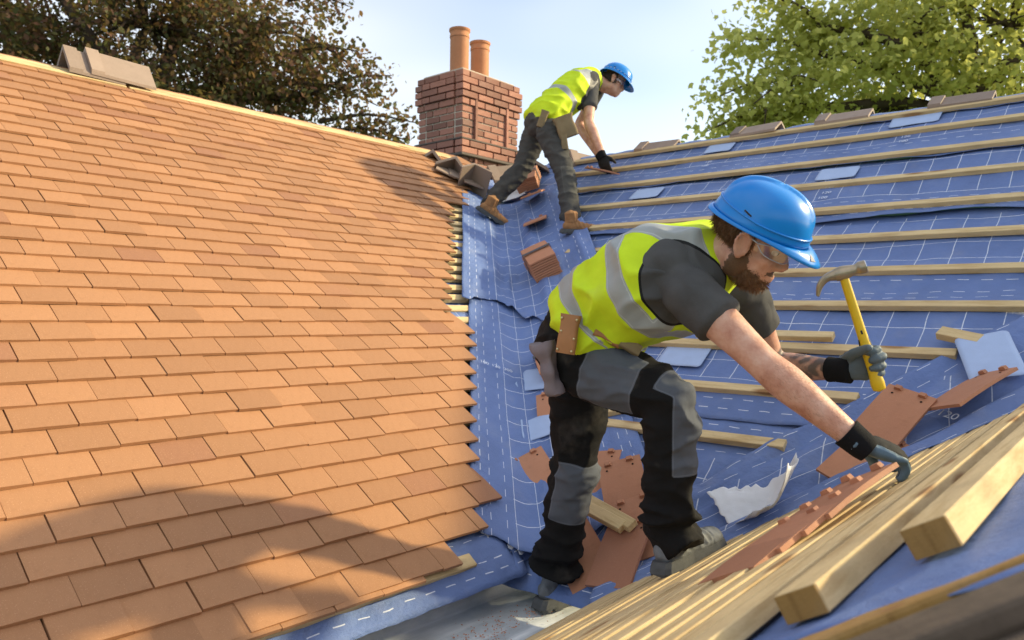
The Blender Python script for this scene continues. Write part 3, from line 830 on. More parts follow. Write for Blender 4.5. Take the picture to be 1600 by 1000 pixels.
# ------------------------------------------------------------------ people
def m_skin():
    s = NT('skin'); co = s.coord('Object'); a = s.noise(co, 22, 4); c = s.ramp(s.math('ADD', s.math('MULTIPLY', a, .85), s.math('MULTIPLY', s.noise(co, 75, 3), .15)), [(.32, (.46, .20, .125)), (.52, (.59, .315, .215)), (.70, (.67, .41, .30))])
    fr = s.noise(co, 160, 2); c = s.mix(s.ramp(fr, [(.68, 0), (.76, .28)]), c, (.40, .20, .12))
    h = s.math('ADD', s.at('hair'), s.math('MULTIPLY', s.math('SUBTRACT', s.noise(co, 260, 3), .5), 1.1)); c = s.mix(s.math('MULTIPLY', s.ramp(h, [(.35, 0), (.65, 1)]), s.math('GREATER_THAN', s.at('hair'), .02)), c, s.mix(s.noise(co, 300, 2), (.075, .038, .018), (.17, .085, .04)))
    tt = s.n('TexVoronoi', Scale=46.0, feature='SMOOTH_F1'); s.t.links.new(co, tt.inputs['Vector']); ink = s.ramp(s.math('ADD', tt.outputs['Distance'], s.math('MULTIPLY', s.noise(co, 60, 4), .55)), [(.62, .85), (.85, .25)])
    c = s.mix(s.math('MULTIPLY', ink, s.at('tattoo')), c, (.055, .06, .06)); s.bump(s.math('ADD', s.noise(co, 160, 4), s.math('MULTIPLY', s.noise(co, 28, 3), 1.2)), .28, .004)
    s.fin(c, .52, .4); s.b.inputs['Subsurface Weight'].default_value = .06; s.b.inputs['Subsurface Radius'].default_value = (.012, .005, .003); s.b.inputs['Subsurface Scale'].default_value = 1.0; return s.m


def m_two(name, c1, c2, a, rough=.9, weave=700, r2=None, bump=.3):
    "cloth with panels of a second cloth given by a signed attribute"
    s = NT(name); co = s.coord('Object'); w = s.noise(co, weave, 1); n = s.noise(co, 12, 4)
    def var(c): return s.mix(s.math('MULTIPLY', w, .35), s.mix(n, tuple(x * .75 for x in c), tuple(min(1, x * 1.2) for x in c)), tuple(x * .5 for x in c))
    k = s.math('GREATER_THAN', s.at(a), 0.0); c = s.mix(k, var(c1), var(c2))
    edge = s.math('LESS_THAN', s.math('ABSOLUTE', s.math('SUBTRACT', s.at(a), .004)), .0012); c = s.mix(s.math('MULTIPLY', edge, .22), c, tuple(min(1, x * 2.2 + .05) for x in c2))
    dust = s.noise(co, 7, 5); c = s.mix(s.ramp(dust, [(.56, 0), (.8, .25)]), c, (.30, .26, .21))
    s.bump(s.math('ADD', s.math('MULTIPLY', w, .3), s.noise(co, 30, 5)), bump, .006); return s.fin(c, rough if r2 is None else s.math('ADD', rough, s.math('MULTIPLY', k, r2 - rough)), .2)


M['skin'] = m_skin()
M['hivis'] = m_two('hi_vis_yellow', (.66, .86, .025), (.38, .40, .39), 'band', .75, 900, .45, .22)
def add_hole(m_):
    t = m_.node_tree; b = t.nodes['Principled BSDF']; src = b.inputs['Base Color'].links[0].from_socket; at_ = t.nodes.new('ShaderNodeAttribute'); at_.attribute_name = 'hole'
    def cmp(op, v):
        q = t.nodes.new('ShaderNodeMath'); q.operation = op; t.links.new(at_.outputs['Fac'], q.inputs[0]); q.inputs[1].default_value = v; return q.outputs[0]
    x1 = t.nodes.new('ShaderNodeMix'); x1.data_type = 'RGBA'; x1.inputs['B'].default_value = (.012, .012, .012, 1); t.links.new(cmp('GREATER_THAN', 0), x1.inputs['Factor']); t.links.new(src, x1.inputs['A'])
    x2 = t.nodes.new('ShaderNodeMix'); x2.data_type = 'RGBA'; x2.inputs['B'].default_value = (.070, .068, .067, 1); t.links.new(cmp('GREATER_THAN', .006), x2.inputs['Factor']); t.links.new(x1.outputs['Result'], x2.inputs['A']); t.links.new(x2.outputs['Result'], b.inputs['Base Color'])


add_hole(M['hivis'])
M['shirt'] = m_cloth('charcoal_tshirt', (.082, .080, .079), .4, 420, .95, .3)
M['trouser1'] = m_two('black_work_trousers', (.0105, .010, .010), (.105, .115, .135), 'panel', .92)
M['trouser2'] = m_two('grey_work_trousers', (.075, .073, .068), (.09, .088, .08), 'panel', .92)
M['boot1'] = m_plain('dusty_black_boot', (.15, .16, .17), .75, .3, var=.55, scale=30, bump=.4)
M['sole1'] = m_plain('grey_rubber_sole', (.085, .088, .09), .85, .2, var=.4, scale=40, bump=.3)
M['boot2'] = m_plain('tan_boot', (.33, .17, .075), .8, .2, var=.35, scale=25, bump=.4)
M['helmet'] = m_plain('blue_hard_hat', (.004, .215, .66), .22, .5, var=.06, scale=9, bump=.02)
M['lace'] = m_plain('boot_lace', (.03, .03, .035), .8, .2, bump=0)
M['glove'] = m_two('work_glove', (.011, .011, .012), (.125, .20, .265), 'coat', .8, 500, .45, .35)
M['glove_grey'] = m_two('grey_work_glove', (.105, .135, .15), (.125, .16, .18), 'coat', .75, 500, .55, .3)
M['glove_black'] = m_two('black_glove', (.016, .016, .015), (.03, .03, .028), 'coat', .8, 500, .6, .3)
M['knit'] = m_cloth('black_knit_cuff', (.009, .009, .010), .3, 900, .95, .5)
M['leather'] = m_plain('tan_leather', (.36, .165, .065), .6, .35, var=.3, scale=14, bump=.25)
M['leather2'] = m_plain('brown_leather', (.13, .062, .035), .65, .3, var=.35, scale=14, bump=.3)
M['canvas'] = m_cloth('tan_canvas', (.25, .19, .105), .3, 600, .9, .4)
M['rag'] = m_cloth('mauve_rag', (.22, .18, .19), .3, 500, .9, .5)
M['beard'] = m_plain('brown_beard', (.17, .088, .042), .7, .3, var=.6, scale=90, bump=.6)
M['greyhair'] = m_plain('grey_brown_hair', (.085, .07, .055), .7, .3, var=.6, scale=90, bump=.6)
M['eyew'] = m_plain('eye_white', (.7, .68, .65), .25, .5, bump=0)
M['iris'] = m_plain('iris', (.03, .035, .04), .2, .5, bump=0)
s = NT('clear_lens'); gl = s.n('BsdfGlass', Roughness=.02, IOR=1.12); tr = s.n('BsdfTransparent'); ms = s.t.nodes.new('ShaderNodeMixShader'); ms.inputs[0].default_value = .28
gs = s.n('BsdfGlossy', Roughness=.06); s.t.links.new(tr.outputs[0], ms.inputs[1]); s.t.links.new(gs.outputs[0], ms.inputs[2]); s.t.links.new(ms.outputs[0], s.out.inputs[0]); M['lens'] = s.m
M['framec'] = m_plain('clear_frame', (.55, .60, .68), .2, .5, bump=0)
M['frameb'] = m_plain('black_frame', (.012, .012, .013), .3, .5, bump=0)
M['steel'] = m_plain('hammer_steel', (.40, .32, .22), .35, .5, .7, var=.4, scale=30, bump=.15)
M['steelface'] = m_plain('hammer_face', (.75, .75, .72), .25, .5, .9, bump=0)
M['yellow'] = m_plain('yellow_handle', (.72, .47, .015), .4, .45, var=.15, bump=.05)
M['blackgrip'] = m_plain('black_grip', (.02, .019, .017), .6, .35, bump=.2)
M['rivet'] = m_plain('rivet', (.6, .5, .3), .3, .5, .9, bump=0)


def lerp(a, b, t): return a + (b - a) * t


def ortho(F, U):
    F = F.normalized(); U = (U - F * U.dot(F)).normalized(); S = U.cross(F); return Matrix((F, S, U)).transposed()      # x fwd, y left, z up


def head_parts(C, R, k, beard=False):
    P = lambda x, y, z: C + R @ (Vector((x, y, z)) * k)
    e = lambda c, r: ball(P(*c), [q * k for q in r], R, 22, 14)
    out = [e((-.008, 0, .035), (.093, .077, .088)), e((.035, 0, -.045), (.060, .060, .078)), e((.066, 0, -.095), (.030, .030, .026)), e((.072, 0, .020), (.024, .056, .018)), e((.045, 0, .05), (.05, .066, .05)),
           e((.091, 0, -.066), (.015, .023, .0075)), e((.088, 0, -.080), (.015, .021, .008)), e((.02, 0, -.085), (.05, .052, .035))]
    for s in (-1, 1): out += [e((.055, .043 * s, -.024), (.028, .022, .02)), e((.104, .011 * s, -.037), (.010, .009, .008)), e((.0, .056 * s, -.06), (.03, .014, .04))]
    out.append(loft([(P(.082, 0, .022), .009 * k, .010 * k, R @ Vector((0, 1, 0))), (P(.098, 0, -.005), .0095 * k, .010 * k, R @ Vector((0, 1, 0))), (P(.113, 0, -.030), .0125 * k, .011 * k, R @ Vector((0, 1, 0))), (P(.100, 0, -.042), .010 * k, .008 * k, R @ Vector((0, 1, 0)))], n=12))
    for s in (-1, 1):                                        # ears: rim, lobe, hollow left between
        y = .079 * s; rim = [P(.012, y, -.028), P(.014, y + .004 * s, .002), P(.006, y + .010 * s, .024), P(-.010, y + .013 * s, .028), P(-.021, y + .013 * s, .010), P(-.016, y + .010 * s, -.014), P(-.004, y + .006 * s, -.032), P(.006, y + .002 * s, -.036)]
        out.append(tube(rim, [.006 * k, .0055 * k, .005 * k, .005 * k, .005 * k, .006 * k, .0075 * k, .006 * k], 8, 3)); out.append(e((-.003, y * .985, .0), (.013, .005, .024)))
    return out


def hand_parts(w, D, B, T, curls, k=1.0, r=1.0, thumb=(.5, .75, -.35), spread=.0):
    D = D.normalized(); B = (B - D * B.dot(D)).normalized(); T = (T - D * T.dot(D) - B * T.dot(B)).normalized()
    out = [loft([(w - D * .02 * k, .028 * k * r, .021 * k * r, T), (w + D * .02 * k, .033 * k * r, .020 * k * r, T), (w + D * .06 * k, .043 * k * r, .019 * k * r, T), (w + D * .098 * k, .042 * k * r, .014 * k * r, T)], n=18)]
    for i, (o, L) in enumerate(((.033, .072), (.0115, .081), (-.0105, .076), (-.031, .060))):
        p = w + D * (.094 - .006 * abs(i - 1)) * k + T * o * k; d = (D + T * spread * (1.5 - i)).normalized(); pts = [p - d * .015 * k, p]; an = 0
        for j, fr in enumerate((.44, .31, .25)):
            an += curls[i][j] if isinstance(curls[0], (list, tuple)) else curls[j]
            dd_ = d * math.cos(an) - B * math.sin(an); p = p + dd_ * (L * fr * k); pts.append(p)
        out.append(loft([(q, rr * k * r, rr * k * r, T) for q, rr in zip(pts, (.0105, .0105, .0100, .0092, .0078))], n=10, sub=3))
    tb = (D * thumb[0] + T * thumb[1] + B * thumb[2]).normalized(); p0 = w + D * .022 * k + T * .022 * k; p1 = p0 + tb * .042 * k; t2 = (tb * .6 + D * .55 - B * .35).normalized(); p2 = p1 + t2 * .034 * k; p3 = p2 + (t2 - B * .25).normalized() * .028 * k
    out.append(loft([(q, rr * k * r, rr * k * r, B) for q, rr in zip((p0, p1, p2, p3), (.016, .0135, .0115, .0095))], n=10, sub=3))
    return out


def boot(parent, heel, D, U, k, mat, sole, shin=None):
    "heel: ground point under the heel; D toe direction; U sole normal"
    R = ortho(D, U); P = lambda x, y, z: heel + R @ (Vector((x, y, z)) * k); S = R @ Vector((0, 1, 0))
    up = [loft([(P(-.005, 0, .055), .030 * k, .034 * k, S), (P(.04, 0, .062), .037 * k, .045 * k, S), (P(.10, 0, .06), .040 * k, .046 * k, S), (P(.16, 0, .052), .045 * k, .036 * k, S), (P(.22, 0, .046), .046 * k, .032 * k, S), (P(.262, 0, .044), .036 * k, .027 * k, S)], n=20),
          loft([(P(.045, 0, .04), .036 * k, .05 * k, S), (P(.05, 0, .10), .038 * k, .05 * k, S), (P(.045, 0, .165), .042 * k, .052 * k, S)], n=18)]
    me = remesh('upper', up, .005 * k, 3)
    Ri = np.array(R); lc_ = ((coords(me) - np.array(heel)) @ Ri) / k
    cr_ = np.where((lc_[:, 0] > .055) & (lc_[:, 0] < .20), .006 * (np.sin(lc_[:, 0] * 190 + lc_[:, 2] * 60) - .3), 0) * (lc_[:, 2] > .05)
    cap_ = -.004 * np.exp(-((lc_[:, 0] - .205 + .35 * (lc_[:, 1]) ** 2 / .05) / .004) ** 2) - .004 * np.exp(-((lc_[:, 2] - .085) / .004) ** 2) * (lc_[:, 0] < .06)
    setco(me, coords(me) + normals(me) * ((cr_ * .5 + cap_) * k)[:, None]); fold(me, lambda a, b, c: .003 * k * noise.noise(Vector((a, b, c)) * 45)); o = link('boot', me, M[mat], parent, True)
    sec = [(-.034, .022), (-.02, .034), (.03, .038), (.09, .035), (.15, .044), (.21, .048), (.262, .040), (.292, .018)]
    V = []; F = []; n = len(sec)
    tr = lambda i: (.006 if i % 2 else 0)
    N = 30; ring = []
    xs = [sec[0][0] + (sec[-1][0] - sec[0][0]) * (1 - math.cos(math.pi * i / N)) / 2 for i in range(N + 1)]
    wd = np.interp(xs, [a for a, b in sec], [b for a, b in sec]); side = [(x, w) for x, w in zip(xs, wd)] + [(x, -w) for x, w in list(zip(xs, wd))[::-1]]
    for zi in range(4):
        for i, (x, y) in enumerate(side):
            z = (0, .012, .026, .040)[zi] + (.009 if .085 < x < .13 and zi == 0 else 0) + (.011 if i % 3 == 0 and zi == 0 else 0) + (.012 * max(0, x - .22) / .07 if zi < 2 else .006 * max(0, x - .22) / .07)
            g_ = (1.0, 1.03, 1.0, .93)[zi]; V.append(P(.12 + (x - .12) * g_, y * g_, z))
    m_ = len(side)
    for zi in range(3):
        for i in range(m_): a = zi * m_ + i; b = zi * m_ + (i + 1) % m_; F.append((a, b, b + m_, a + m_))
    F.append(tuple(range(m_))[::-1]); F.append(tuple(range(3 * m_, 4 * m_)))
    link('sole', mesh('sole', V, F), M[sole], o)
    lc = []
    for i in range(4):
        x = .085 + .024 * i; z = .112 - .012 * i - (.006 if i > 2 else 0); lc.append(tube([P(x, -.03, z - .012), P(x + .004, 0, z + .004), P(x, .03, z - .012)], [.0026 * k] * 3, 6, 3))
    link('lace', mesh('lace', *join(lc)), M['lace'], o, True)
    return o


def helmet(parent, C, R, k, logo=False, strap=False):
    P = lambda x, y, z: C + R @ (Vector((x, y, z)) * k)
    nt_, nr = 64, 22; V = []; F = []
    def pt(th, t, off=0):
        # t 0 rim .. 1 crown
        c, s = math.cos(th), math.sin(th); ph = t * math.pi / 2; rr = math.cos(ph) ** .80; zz = math.sin(ph) ** .95
        ax, ay, az = .132, .109, .118; x = ax * rr * c; y = ay * rr * s; z = az * zz
        rib = 0
        if t > .22:
            for y0, wd, hh in ((0, .013, .0065),):
                rib += hh * (1 / (1 + math.exp((abs(y - y0) - wd) * 700))) * min(1, (t - .22) * 5)
        n = Vector((x / ax ** 2, y / ay ** 2, max(z, .001) / az ** 2)).normalized(); q = Vector((x, y, z)) + n * (rib + off)
        if t < .16: q += Vector((c, s, 0)) * (.004 * (1 - t / .16))
        return q
    for i in range(nr + 1):
        for j in range(nt_): V.append(P(*pt(2 * math.pi * j / nt_, i / nr * .999)))
    for i in range(nr):
        for j in range(nt_): a = i * nt_ + j; b = i * nt_ + (j + 1) % nt_; F.append((a, b, b + nt_, a + nt_))
    o = link('helmet', mesh('helmet', V, F), M['helmet'], parent, True); sm = o.modifiers.new('t', 'SOLIDIFY'); sm.thickness = .004 * k; sm.offset = -1
    # rim lip and peak
    V = []; F = []; rows = 7
    for i in range(rows):
        u = i / (rows - 1)
        for j in range(nt_):
            th = 2 * math.pi * j / nt_; q = pt(th, .0); c = math.cos(th); pk = max(0, c) ** 2.2; bk = max(0, -c) ** 3
            ext = u * (.004 + .046 * pk + .006 * bk); V.append(P(*(Vector((q.x, q.y, 0)) * (1 + ext / max(.05, math.hypot(q.x, q.y))) + Vector((0, 0, -.002 - .026 * pk * u ** 1.4 - .006 * bk * u - .005 * u + .004 * math.sin(u * 3.1))))))
    for i in range(rows - 1):
        for j in range(nt_): a = i * nt_ + j; b = i * nt_ + (j + 1) % nt_; F.append((a, a + nt_, b + nt_, b))
    r = link('peak', mesh('peak', V, F), M['helmet'], o, True); sm = r.modifiers.new('t', 'SOLIDIFY'); sm.thickness = .004 * k; sm.offset = 0
    # raised moulding above the rim and a side slot
    gro = [P(*pt(th, .115 + .06 * max(0, -math.cos(th)), .0012)) for th in np.linspace(0, 2 * math.pi, 40)]
    link('moulding', mesh('moulding', *loft([(q, .0028 * k, .0028 * k, R @ Vector((0, 0, 1))) for q in gro], n=6, sub=2)), M['helmet'], o, True)
    for s in (-1, 1):
        th = s * math.radians(108); a, b = pt(th - .09 * s, .17, .001), pt(th + .09 * s, .20, .001)
        link('slot', mesh('slot', *tube([P(*a), P(*b)], [.0022 * k] * 2, 6)), M['blackgrip'], o)
    if logo:
        # small triangular mark printed on the near side of the peak
        def pk_(th, u):
            q = pt(th, .0); c = math.cos(th); pk = max(0, c) ** 2.2; ext = u * (.004 + .046 * pk); return P(*(Vector((q.x, q.y, 0)) * (1 + ext / math.hypot(q.x, q.y)) + Vector((0, 0, .0035 - .026 * pk * u ** 1.4 - .005 * u + .004 * math.sin(u * 3.1)))))
        link('peak_mark', mesh('mark', [pk_(-.42, .80), pk_(-.26, .80), pk_(-.33, .38)], [(0, 1, 2)]), m_plain('mark_navy', (.01, .025, .10), .5, .3, bump=0), o)
    if strap:
        dots = []
        for j in range(7): q = pt(math.radians(-150 + j * 14), .10, .002); dots.append(tube([P(*q), P(*pt(math.radians(-146 + j * 14), .10, .002))], [.0022 * k] * 2, 5))
        link('stitch', mesh('stitch', *join(dots)), M['print'], o)
    return o


def glasses(parent, C, R, k, frame, z0=.004):
    P = lambda x, y, z: C + R @ (Vector((x, y, z)) * k)
    for s in (-1, 1):
        V = []; F = []; nu, nv = 12, 6
        for i in range(nu + 1):
            for j in range(nv + 1):
                a = (i / nu) * math.radians(78) + .06; zz = z0 + .018 - .040 * (j / nv) * (1 - .35 * (i / nu)); V.append(P(.010 + .106 * math.cos(a) * 1.0, s * .082 * math.sin(a), zz))
        F = [(i * (nv + 1) + j, (i + 1) * (nv + 1) + j, (i + 1) * (nv + 1) + j + 1, i * (nv + 1) + j + 1) for i in range(nu) for j in range(nv)]
        g_ = link('safety_glasses', mesh('lens', V, F), M['lens'], parent, True)
        br = tube([P(.03, s * .083, z0 + .012), P(-.005, s * .086, z0 + .018), P(-.02, s * .085, z0 + .016)], [.0022 * k, .002 * k, .002 * k], 6); top = tube([P(.114, 0, z0 + .018), P(.098, s * .044, z0 + .018), P(.05, s * .077, z0 + .016), P(.03, s * .083, z0 + .012)], [.0016 * k] * 4, 6); bot = tube([P(.113, s * .006, z0 - .020), P(.098, s * .044, z0 - .019), P(.055, s * .076, z0 - .010), P(.03, s * .083, z0 + .008)], [.0012 * k] * 4, 6)
        link('frame', mesh('frame', *join([br, top, bot])), M[frame], g_, True)


def strands(name, parent, mat, C, R, k, test, n, L, seed, src):
    "short hairs standing on the mesh src where test(local) holds"
    rr = random.Random(seed); co = coords(src); no = normals(src); Ri = np.array(R.transposed()); loc = ((co - np.array(C)) @ Ri.T) / k
    idx = [i for i in range(len(co)) if test(*loc[i])]; V = []; F = []
    if not idx: return
    dn = R @ Vector((.25, 0, -1))
    for _ in range(n):
        i = rr.choice(idx); p = Vector(co[i]) + Vector((rr.uniform(-.004, .004), rr.uniform(-.004, .004), rr.uniform(-.004, .004))); d = (Vector(no[i]) * .8 + dn * .7 + Vector((rr.uniform(-.5, .5), rr.uniform(-.5, .5), rr.uniform(-.5, .5)))).normalized() * L * rr.uniform(.4, 1.1) * k
        s_ = d.cross(Vector((rr.random(), rr.random(), rr.random()))).normalized() * .0008; b = len(V); V += [p - s_, p + s_, p + d]; F.append((b, b + 1, b + 2))
    link(name, mesh(name, V, F), mat, parent)


def fold(me, fn):
    c = coords(me); n = normals(me); d = np.array([fn(*p) for p in c]); setco(me, c + n * d[:, None])


def person(label, J, k, st):
    root = thing('person', label, 'person', (0, 0, 0)); g = lambda n: J[n]
    latH = (g('hipL') - g('hipR')).normalized(); latS = (g('shL') - g('shR')).normalized(); spine = [g('pelvis'), g('waist'), g('chest'), g('neck')]; q = st.get('girth', 1.0) * k
    C, R = g('head'), ortho(g('F'), g('U')); hk = k * st.get('headk', 1.0)
    up0 = (spine[1] - spine[0]).normalized(); latM = (latH * .5 + latS * .5)
    nk = C + R @ (Vector((-.025, 0, -.07)) * hk)
    def torso(o, bottom=-.07, sh=1.0, neck=True):
        s = [(spine[0] + up0 * bottom * k, .15 * q + o, .115 * q + o, latH), (spine[0] + up0 * max(.03, bottom + .035) * k, .168 * q + o, .125 * q + o, latH), (spine[1], .158 * q + o, .118 * q + o, latH * .6 + latS * .4), (spine[2], .180 * q + o, .128 * q + o, latS), (lerp(spine[2], spine[3], .62), .168 * q * sh + o, .100 * q + o, latS), (lerp(spine[2], spine[3], .97), .095 * q + o, .068 * q + o, latS)]
        return loft(s, n=28, sub=5)
    def arm(sd, o, t0=0., t1=1.):
        a, e, w = g('sh' + sd), g('el' + sd), g('wr' + sd); m_ = st.get('arm', 1.0) * k; side = (e - a).cross(w - e); side = side if side.length > 1e-4 else Vector((0, 0, 1))
        if t1 <= .6:
            inn = lerp(a, (g('shL') + g('shR')) / 2, .42); return loft([(inn, .026 * m_ + o, .036 * m_ + o, side), (a, .056 * m_ + o, .058 * m_ + o, side), (lerp(a, e, .35), .055 * m_ + o, .056 * m_ + o, side), (lerp(a, e, t1), .053 * m_ + o * 1.3, .056 * m_ + o * 1.3, side)], n=18)
        return loft([(a, .058 * m_, .060 * m_, side), (lerp(a, e, .4), .052 * m_, .054 * m_, side), (lerp(a, e, .75), .044 * m_, .046 * m_, side), (e, .041 * m_, .043 * m_, side), (lerp(e, w, .25), .045 * m_, .047 * m_, side), (lerp(e, w, .6), .037 * m_, .039 * m_, side), (w, .027 * m_, .030 * m_, side), (w + (w - e).normalized() * .012 * k, .026 * m_, .026 * m_, side)], n=18, sub=4)
    def leg(sd, o):
        a, e, w = g('hip' + sd), g('kn' + sd), g('an' + sd); side = latH; b = st.get('leg', 1.0)
        inn = a + up0 * .05 * k
        return loft([(inn, .085 * q + o, .10 * q + o, side), (lerp(a, e, .12), .090 * q * b + o, .102 * q * b + o, side), (lerp(a, e, .5), .078 * q * b + o, .088 * q * b + o, side), (lerp(a, e, .88), .062 * q * b + o, .070 * q * b + o, side), (lerp(e, w, .08), .062 * q * b + o, .070 * q * b + o, side), (lerp(e, w, .35), .060 * q * b + o, .070 * q * b + o, side), (lerp(e, w, .75), .056 * q * b + o, .062 * q * b + o, side), (lerp(e, w, 1.0), .056 * q * b + o * 1.3, .064 * q * b + o * 1.3, side)], n=22, sub=4)
    vx = st['vox']
    # body: one continuous figure
    neck = loft([(lerp(spine[2], spine[3], .75), .065 * k, .065 * k, latS), (spine[3], .060 * k, .060 * k, latS), (nk, .055 * hk, .056 * hk, latS), (C + R @ (Vector((-.01, 0, 0)) * hk), .05 * hk, .05 * hk, latS)], n=18)
    bp = [torso(-.012 * k), neck, arm('R', 0), arm('L', 0), leg('R', -.016 * k), leg('L', -.016 * k)] + head_parts(C, R, hk)
    body = remesh('body', bp, vx, 3); co = coords(body); loc = ((co - np.array(C)) @ np.array(R)) / hk
    x, y, z = loc[:, 0], loc[:, 1], loc[:, 2]; rr = np.linalg.norm(loc, axis=1)
    skull = np.clip((.030 - x) / .02, 0, 1) * np.clip((z + .045 + .3 * np.clip(x + .02, -.05, .08)) / .02, 0, 1) * (rr < .2) * np.clip((x * -1 + .045 - (np.abs(y) > .074) * .0) / .02, 0, 1)
    ear = (np.abs(y) > .0765) & (np.abs(x) < .03) & (np.abs(z) < .045); skull = np.where(ear, 0, skull)
    brow = (np.abs(z - .024) < .006) & (x > .07) & (np.abs(y) > .012) & (np.abs(y) < .05)
    bd = np.zeros_like(x)
    if st.get('beard'):
        bd = np.clip((-.040 - z - .45 * np.clip(x - .02, -.03, .06)) / .02 + 1.1 * (x < .03) * (z < -.012) * (x > -.01), 0, 1) * (rr < .16) * (x > -.02); bd = np.where((z > -.058) & (x > .085), 0, bd); bd = np.where(ear, 0, bd)
        bd = np.maximum(bd, ((np.abs(z + .056) < .006) & (x > .078) & (np.abs(y) < .035)) * 1.0)
    attr(body, 'hair', np.maximum(np.maximum(skull, brow * .8), bd * st.get('beard', 0)))
    tt = np.zeros(len(co))
    if st.get('tattoo'):
        dd_, t = segdist(co, g('elL'), g('wrL')); tt = (dd_ < .07) * np.clip(t * 6, 0, 1) * (t < .98)
    attr(body, 'tattoo', tt)
    bo = link('body', body, M['skin'], root, True)
    for s in (-1, 1):
        eb = link('eye', mesh('eye', *ball(C + R @ (Vector((.073, .031 * s, .002)) * hk), [.0110 * hk] * 3, R)), M['eyew'], root, True)
        link('iris', mesh('iris', *ball(C + R @ (Vector((.0805, .032 * s, .001)) * hk), [.0050 * hk] * 3, R, 10, 6)), M['iris'], eb, True)
    hm = M[st.get('hairmat', 'beard')]
    if st.get('beard'):
        ex = [ball(C + R @ (Vector(c) * hk), [v_ * hk for v_ in r], R) for c, r in (((.068, 0, -.095), (.028, .034, .025)), ((.03, .045, -.072), (.040, .0125, .026)), ((.03, -.045, -.072), (.040, .0125, .026)), ((.045, 0, -.102), (.038, .040, .018)))]
        bm_ = remesh('beard', ex, vx * .8, 4); fold(bm_, lambda a, b, c: .004 * noise.noise(Vector((a, b, c)) * 90)); link('beard', bm_, hm, root, True)
        strands('beard_hair', root, hm, C, R, hk, lambda a, b, c: True, 4200, .013, 3, bm_)
    strands('hair', root, hm, C, R, hk, lambda a, b, c: a < .02 and c > -.03 + max(0, -a) * .2 and c < .045 and a * a + b * b + c * c < .03 and not (abs(b) > .0765 and abs(a) < .03 and c < .04), st.get('nhair', 2500), st.get('hairl', .016), 5, body)
    # t-shirt
    ts = remesh('tshirt', [torso(.004 * k, .0), arm('R', .014 * k, t1=st['sleeve']), arm('L', .014 * k, t1=st['sleeve'])] + [loft([(lerp(spine[2], spine[3], .8), .10 * k, .085 * k, latS), (lerp(spine[3], nk, .42), .071 * k, .069 * k, latS)], n=18, dome=False)], vx, 9)
    fold(ts, lambda a, b, c: .0075 * (abs(noise.noise(Vector((a * 9, b * 9, c * 9)))) * 1.4 - .4) + .0035 * noise.noise(Vector((a * 26, b * 26, c * 26)))); link('tshirt', ts, M['shirt'], root, True)
    # hi-vis vest
    v1 = remesh('vest', [torso(.026 * k, st.get('hem', -.02), .70)], vx, 3); co = coords(v1)
    sp_ = np.array([list(p) for p in spine]); Ls = [0]; best = np.full(len(co), 9.); Lp = np.zeros(len(co)); cen = np.zeros_like(co)
    for i in range(3):
        d_, t = segdist(co, sp_[i], sp_[i + 1]); L = np.linalg.norm(sp_[i + 1] - sp_[i]); t_un = t; up_ = d_ < best; best = np.where(up_, d_, best); Lp = np.where(up_, Ls[-1] + t * L, Lp); cen = np.where(up_[:, None], sp_[i] + t[:, None] * (sp_[i + 1] - sp_[i]), cen); Ls.append(Ls[-1] + L)
    side = (co - cen) @ np.array(latS); bw = .026 * k; tot = Ls[-1]; b1, b2 = tot * st.get('b1', .25), tot * st.get('b2', .56)
    band = np.maximum(bw - np.abs(Lp - b1), bw - np.abs(Lp - b2)); band = np.maximum(band, np.minimum(bw - np.abs(np.abs(side) - .105 * q), Lp - b2))
    hole = np.full(len(co), -1.)
    for sd in 'RL':
        a_, e_ = J['sh' + sd], J['el' + sd]; d_, _ = segdist(co, lerp(a_, e_, -.12), lerp(a_, e_, .6)); hole = np.maximum(hole, .104 * k * st.get('armhole', 1.0) - d_)
    attr(v1, 'band', band); attr(v1, 'hole', hole)
    fold(v1, lambda a, b, c: .024 * k * ((1 - abs(noise.noise(Vector((a * 6 + 3, b * 6, c * 10)) + Vector((0, noise.noise(Vector((a, b, c)) * 5), 0))))) ** 3 - .22) + .004 * noise.noise(Vector((a * 22, b * 22, c * 22)))); link('hi_vis_vest', v1, M['hivis'], root, True)
    # trousers
    tp = [leg('R', .008 * k), leg('L', .008 * k), loft([(spine[0] - up0 * .09 * k, .13 * q, .10 * q, latH), (spine[0], .172 * q, .128 * q, latH), (spine[0] + up0 * .09 * k, .166 * q, .124 * q, latH)], n=26)]
    t1 = remesh('trousers', tp, vx, 4); co = coords(t1); pan = np.full(len(co), -.05)
    for (a, b, t0, t1_, ov, ct, rad) in st.get('panels', ()):
        a, b = J[a], J[b]; d_, t = segdist(co, a, b); ax = np.array(b - a); L = np.linalg.norm(ax); ax /= L; rel = co - np.array(a); tt_ = (rel @ ax) / L; pr = rel - (rel @ ax)[:, None] * ax; pn = pr / np.maximum(np.linalg.norm(pr, axis=1), 1e-6)[:, None]
        o_ = np.array(ov); o_ = o_ - ax * (o_ @ ax); o_ /= np.linalg.norm(o_); val = np.minimum(np.minimum((tt_ - t0) * L, (t1_ - tt_) * L), (pn @ o_ - ct) * rad); val = np.where(d_ < .13 * k, val, -.05); pan = np.maximum(pan, val)
    attr(t1, 'panel', pan)
    kn = [(np.array(J['kn' + s]), np.array(J['an' + s])) for s in 'RL']
